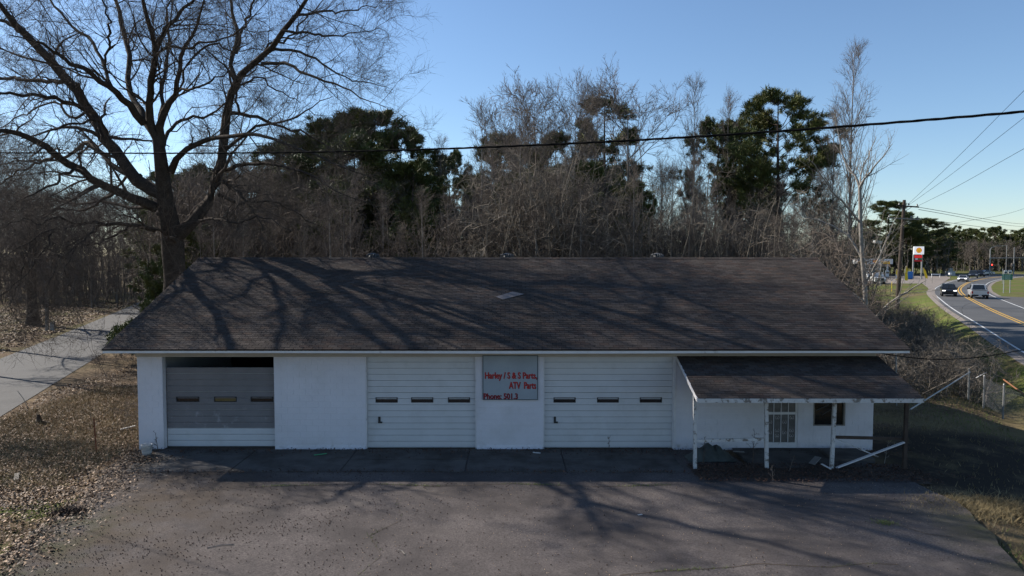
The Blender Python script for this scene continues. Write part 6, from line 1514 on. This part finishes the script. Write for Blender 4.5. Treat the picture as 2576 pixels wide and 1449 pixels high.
for sx_ in (-1, 1): a = MB(); a.beam((sx_*1.1, 0, 0), (sx_*1.1, 0, 0.98), 0.1, 0.1, (0, 1, 0)); a.build('leg', 'sign_white', t, (0, 0, 0))
t = thing('mailbox', 'small white box on a post beside the highway shoulder', 'mailbox', (X_(2390, 176), 176, 0.28))
a = MB(); a.box(-0.06, 0.06, -0.06, 0.06, 0, 1.1); a.build('post', 'grey_wood', t, (0, 0, 0)); a = MB(); a.box(-0.3, 0.3, -0.3, 0.3, 1.1, 1.6); me = a.mesh('box', 'sign_white'); rbox(me, 0.06); np_obj('box', me, t)
for k, (px, Y, lab) in enumerate(((2345, 150, 'thin marker post at the station driveway'), (2328, 141, 'thin marker post in the grass before the leaning flag'), (2244, 118, 'yellow marker post beside the ditch water'))):
    x = X_(px, Y); rod('marker_post', lab, 'marker post', (x, Y, 0.2), (x, Y, 1.9), 0.05, 'flag_yellow' if k == 2 else 'grey_wood')
# traffic signal and road signs
SY_ = 205
t = thing('traffic_signal', 'grey signal mast with long arm and lit red lamp at the junction', 'traffic signal', (X_(2489, SY_), SY_, 0.3))
bx0 = X_(2489, SY_); zt = Z_(622, SY_); za = Z_(649.5, SY_)
a = MB(); a.tube([(bx0, SY_, 0.3), (bx0, SY_, zt-0.6), (bx0+0.3, SY_, zt-0.1), (bx0+1.6, SY_, zt+0.35), (X_(2523, SY_), SY_, zt+0.4)], [0.2, 0.15, 0.1, 0.08, 0.06], 8); a.build('mast', 'galvanised', t)
a = MB(); a.tube([(bx0, SY_, za), (X_(2570, SY_), SY_-1.5, za+0.1)], [0.15, 0.08], 8); a.build('mast_arm', 'galvanised', t)
a = MB(); a.box(X_(2519, SY_), X_(2527, SY_), SY_-0.2, SY_+0.2, zt+0.34, zt+0.5); a.build('street_lamp_head', 'galvanised', t)
zc = Z_(667, SY_); a = MB(); a.box(bx0+0.15, bx0+0.65, SY_-0.3, SY_-0.02, zc-0.9, zc+0.4); hd = a.build('signal_head', 'shield_dark', t)
a = MB(); a.lathe([(0.0, 0.0), (0.17, 0.02), (0.17, 0.06), (0.0, 0.08)], (0, 0, 0), 14); a.v = [(bx0+0.4+p[0], SY_-0.31-p[2]*0.5, zc+0.12+p[1]) for p in a.v]; a.build('red_lens', 'signal_red', hd)
t = thing('signal_pole', 'second upright signal pole with small box right of the mast', 'pole', (X_(2549, 215), 215, 0.3)); a = MB(); a.tube([(0, 0, 0), (0, 0, Z_(622, 215)-0.3)], [0.17, 0.1], 8); a.build('shaft', 'galvanised', t, (0, 0, 0)); a = MB(); a.box(-0.7, -0.1, -0.3, 0.2, 2.6, 3.4); a.build('control_box', 'gravel', t, (0, 0, 0))
x = X_(2530, 230); rod('metal_pole', 'thin dark pole between the two signal poles', 'pole', (x, 230, 0.2), (x, 230, Z_(617, 230)), 0.1, 'galvanised')
GS = 113
t = thing('guide_sign', 'green highway guide sign with white lines on two posts', 'road sign', (X_(2534, GS), GS, 0.2))
xa, xb = X_(2521, GS), X_(2547, GS); za, zb = Z_(704, GS), Z_(690, GS)
a = MB(); a.box(xa, xb, GS-0.03, GS, za, zb); pn = a.build('green_panel', 'sign_green', t)
a = MB(); a.box(xa+0.02, xb-0.02, GS-0.036, GS-0.031, za+0.28, za+0.30); a.box(xa+0.02, xb-0.02, GS-0.036, GS-0.031, za+0.58, za+0.60); a.build('divider', 'sign_white', pn)
for k in range(3):
    z = za+0.1+k*0.3; a = MB(); a.box(xa+0.1, xa+0.26, GS-0.037, GS-0.031, z, z+0.1); a.build('arrow', 'sign_white', pn)
    a = MB()
    for q in range(6): a.box(xa+0.42+q*0.15, xa+0.42+q*0.15+0.09, GS-0.037, GS-0.031, z, z+0.1)
    a.build('legend', 'sign_white', pn)
for px in (2526, 2542):
    x = X_(px, GS); a = MB(); a.box(x-0.04, x+0.04, GS+0.001, GS+0.08, 0.0, zb+0.6); a.build('sign_post', 'grey_metal', t)
for px in (2529.5, 2540.5):
    x = X_(px, GS); a = MB(); a.prism([(x-0.28, zb+0.12), (x+0.28, zb+0.12), (x+0.3, zb+0.45), (x+0.2, zb+0.66), (x-0.2, zb+0.66), (x-0.3, zb+0.45)], GS-0.03, GS, 'y'); s_ = a.build('route_shield', 'sign_white', t); a = MB(); a.prism([(x-0.2, zb+0.18), (x+0.2, zb+0.18), (x+0.22, zb+0.42), (x-0.22, zb+0.42)], GS-0.036, GS-0.031, 'y'); a.build('shield_face', 'shield_dark', s_)
x = X_(2522, 150); rod('metal_pole', 'small sign pole beyond the green guide sign', 'pole', (x, 150, 0.2), (x, 150, 3.4), 0.05, 'grey_metal')
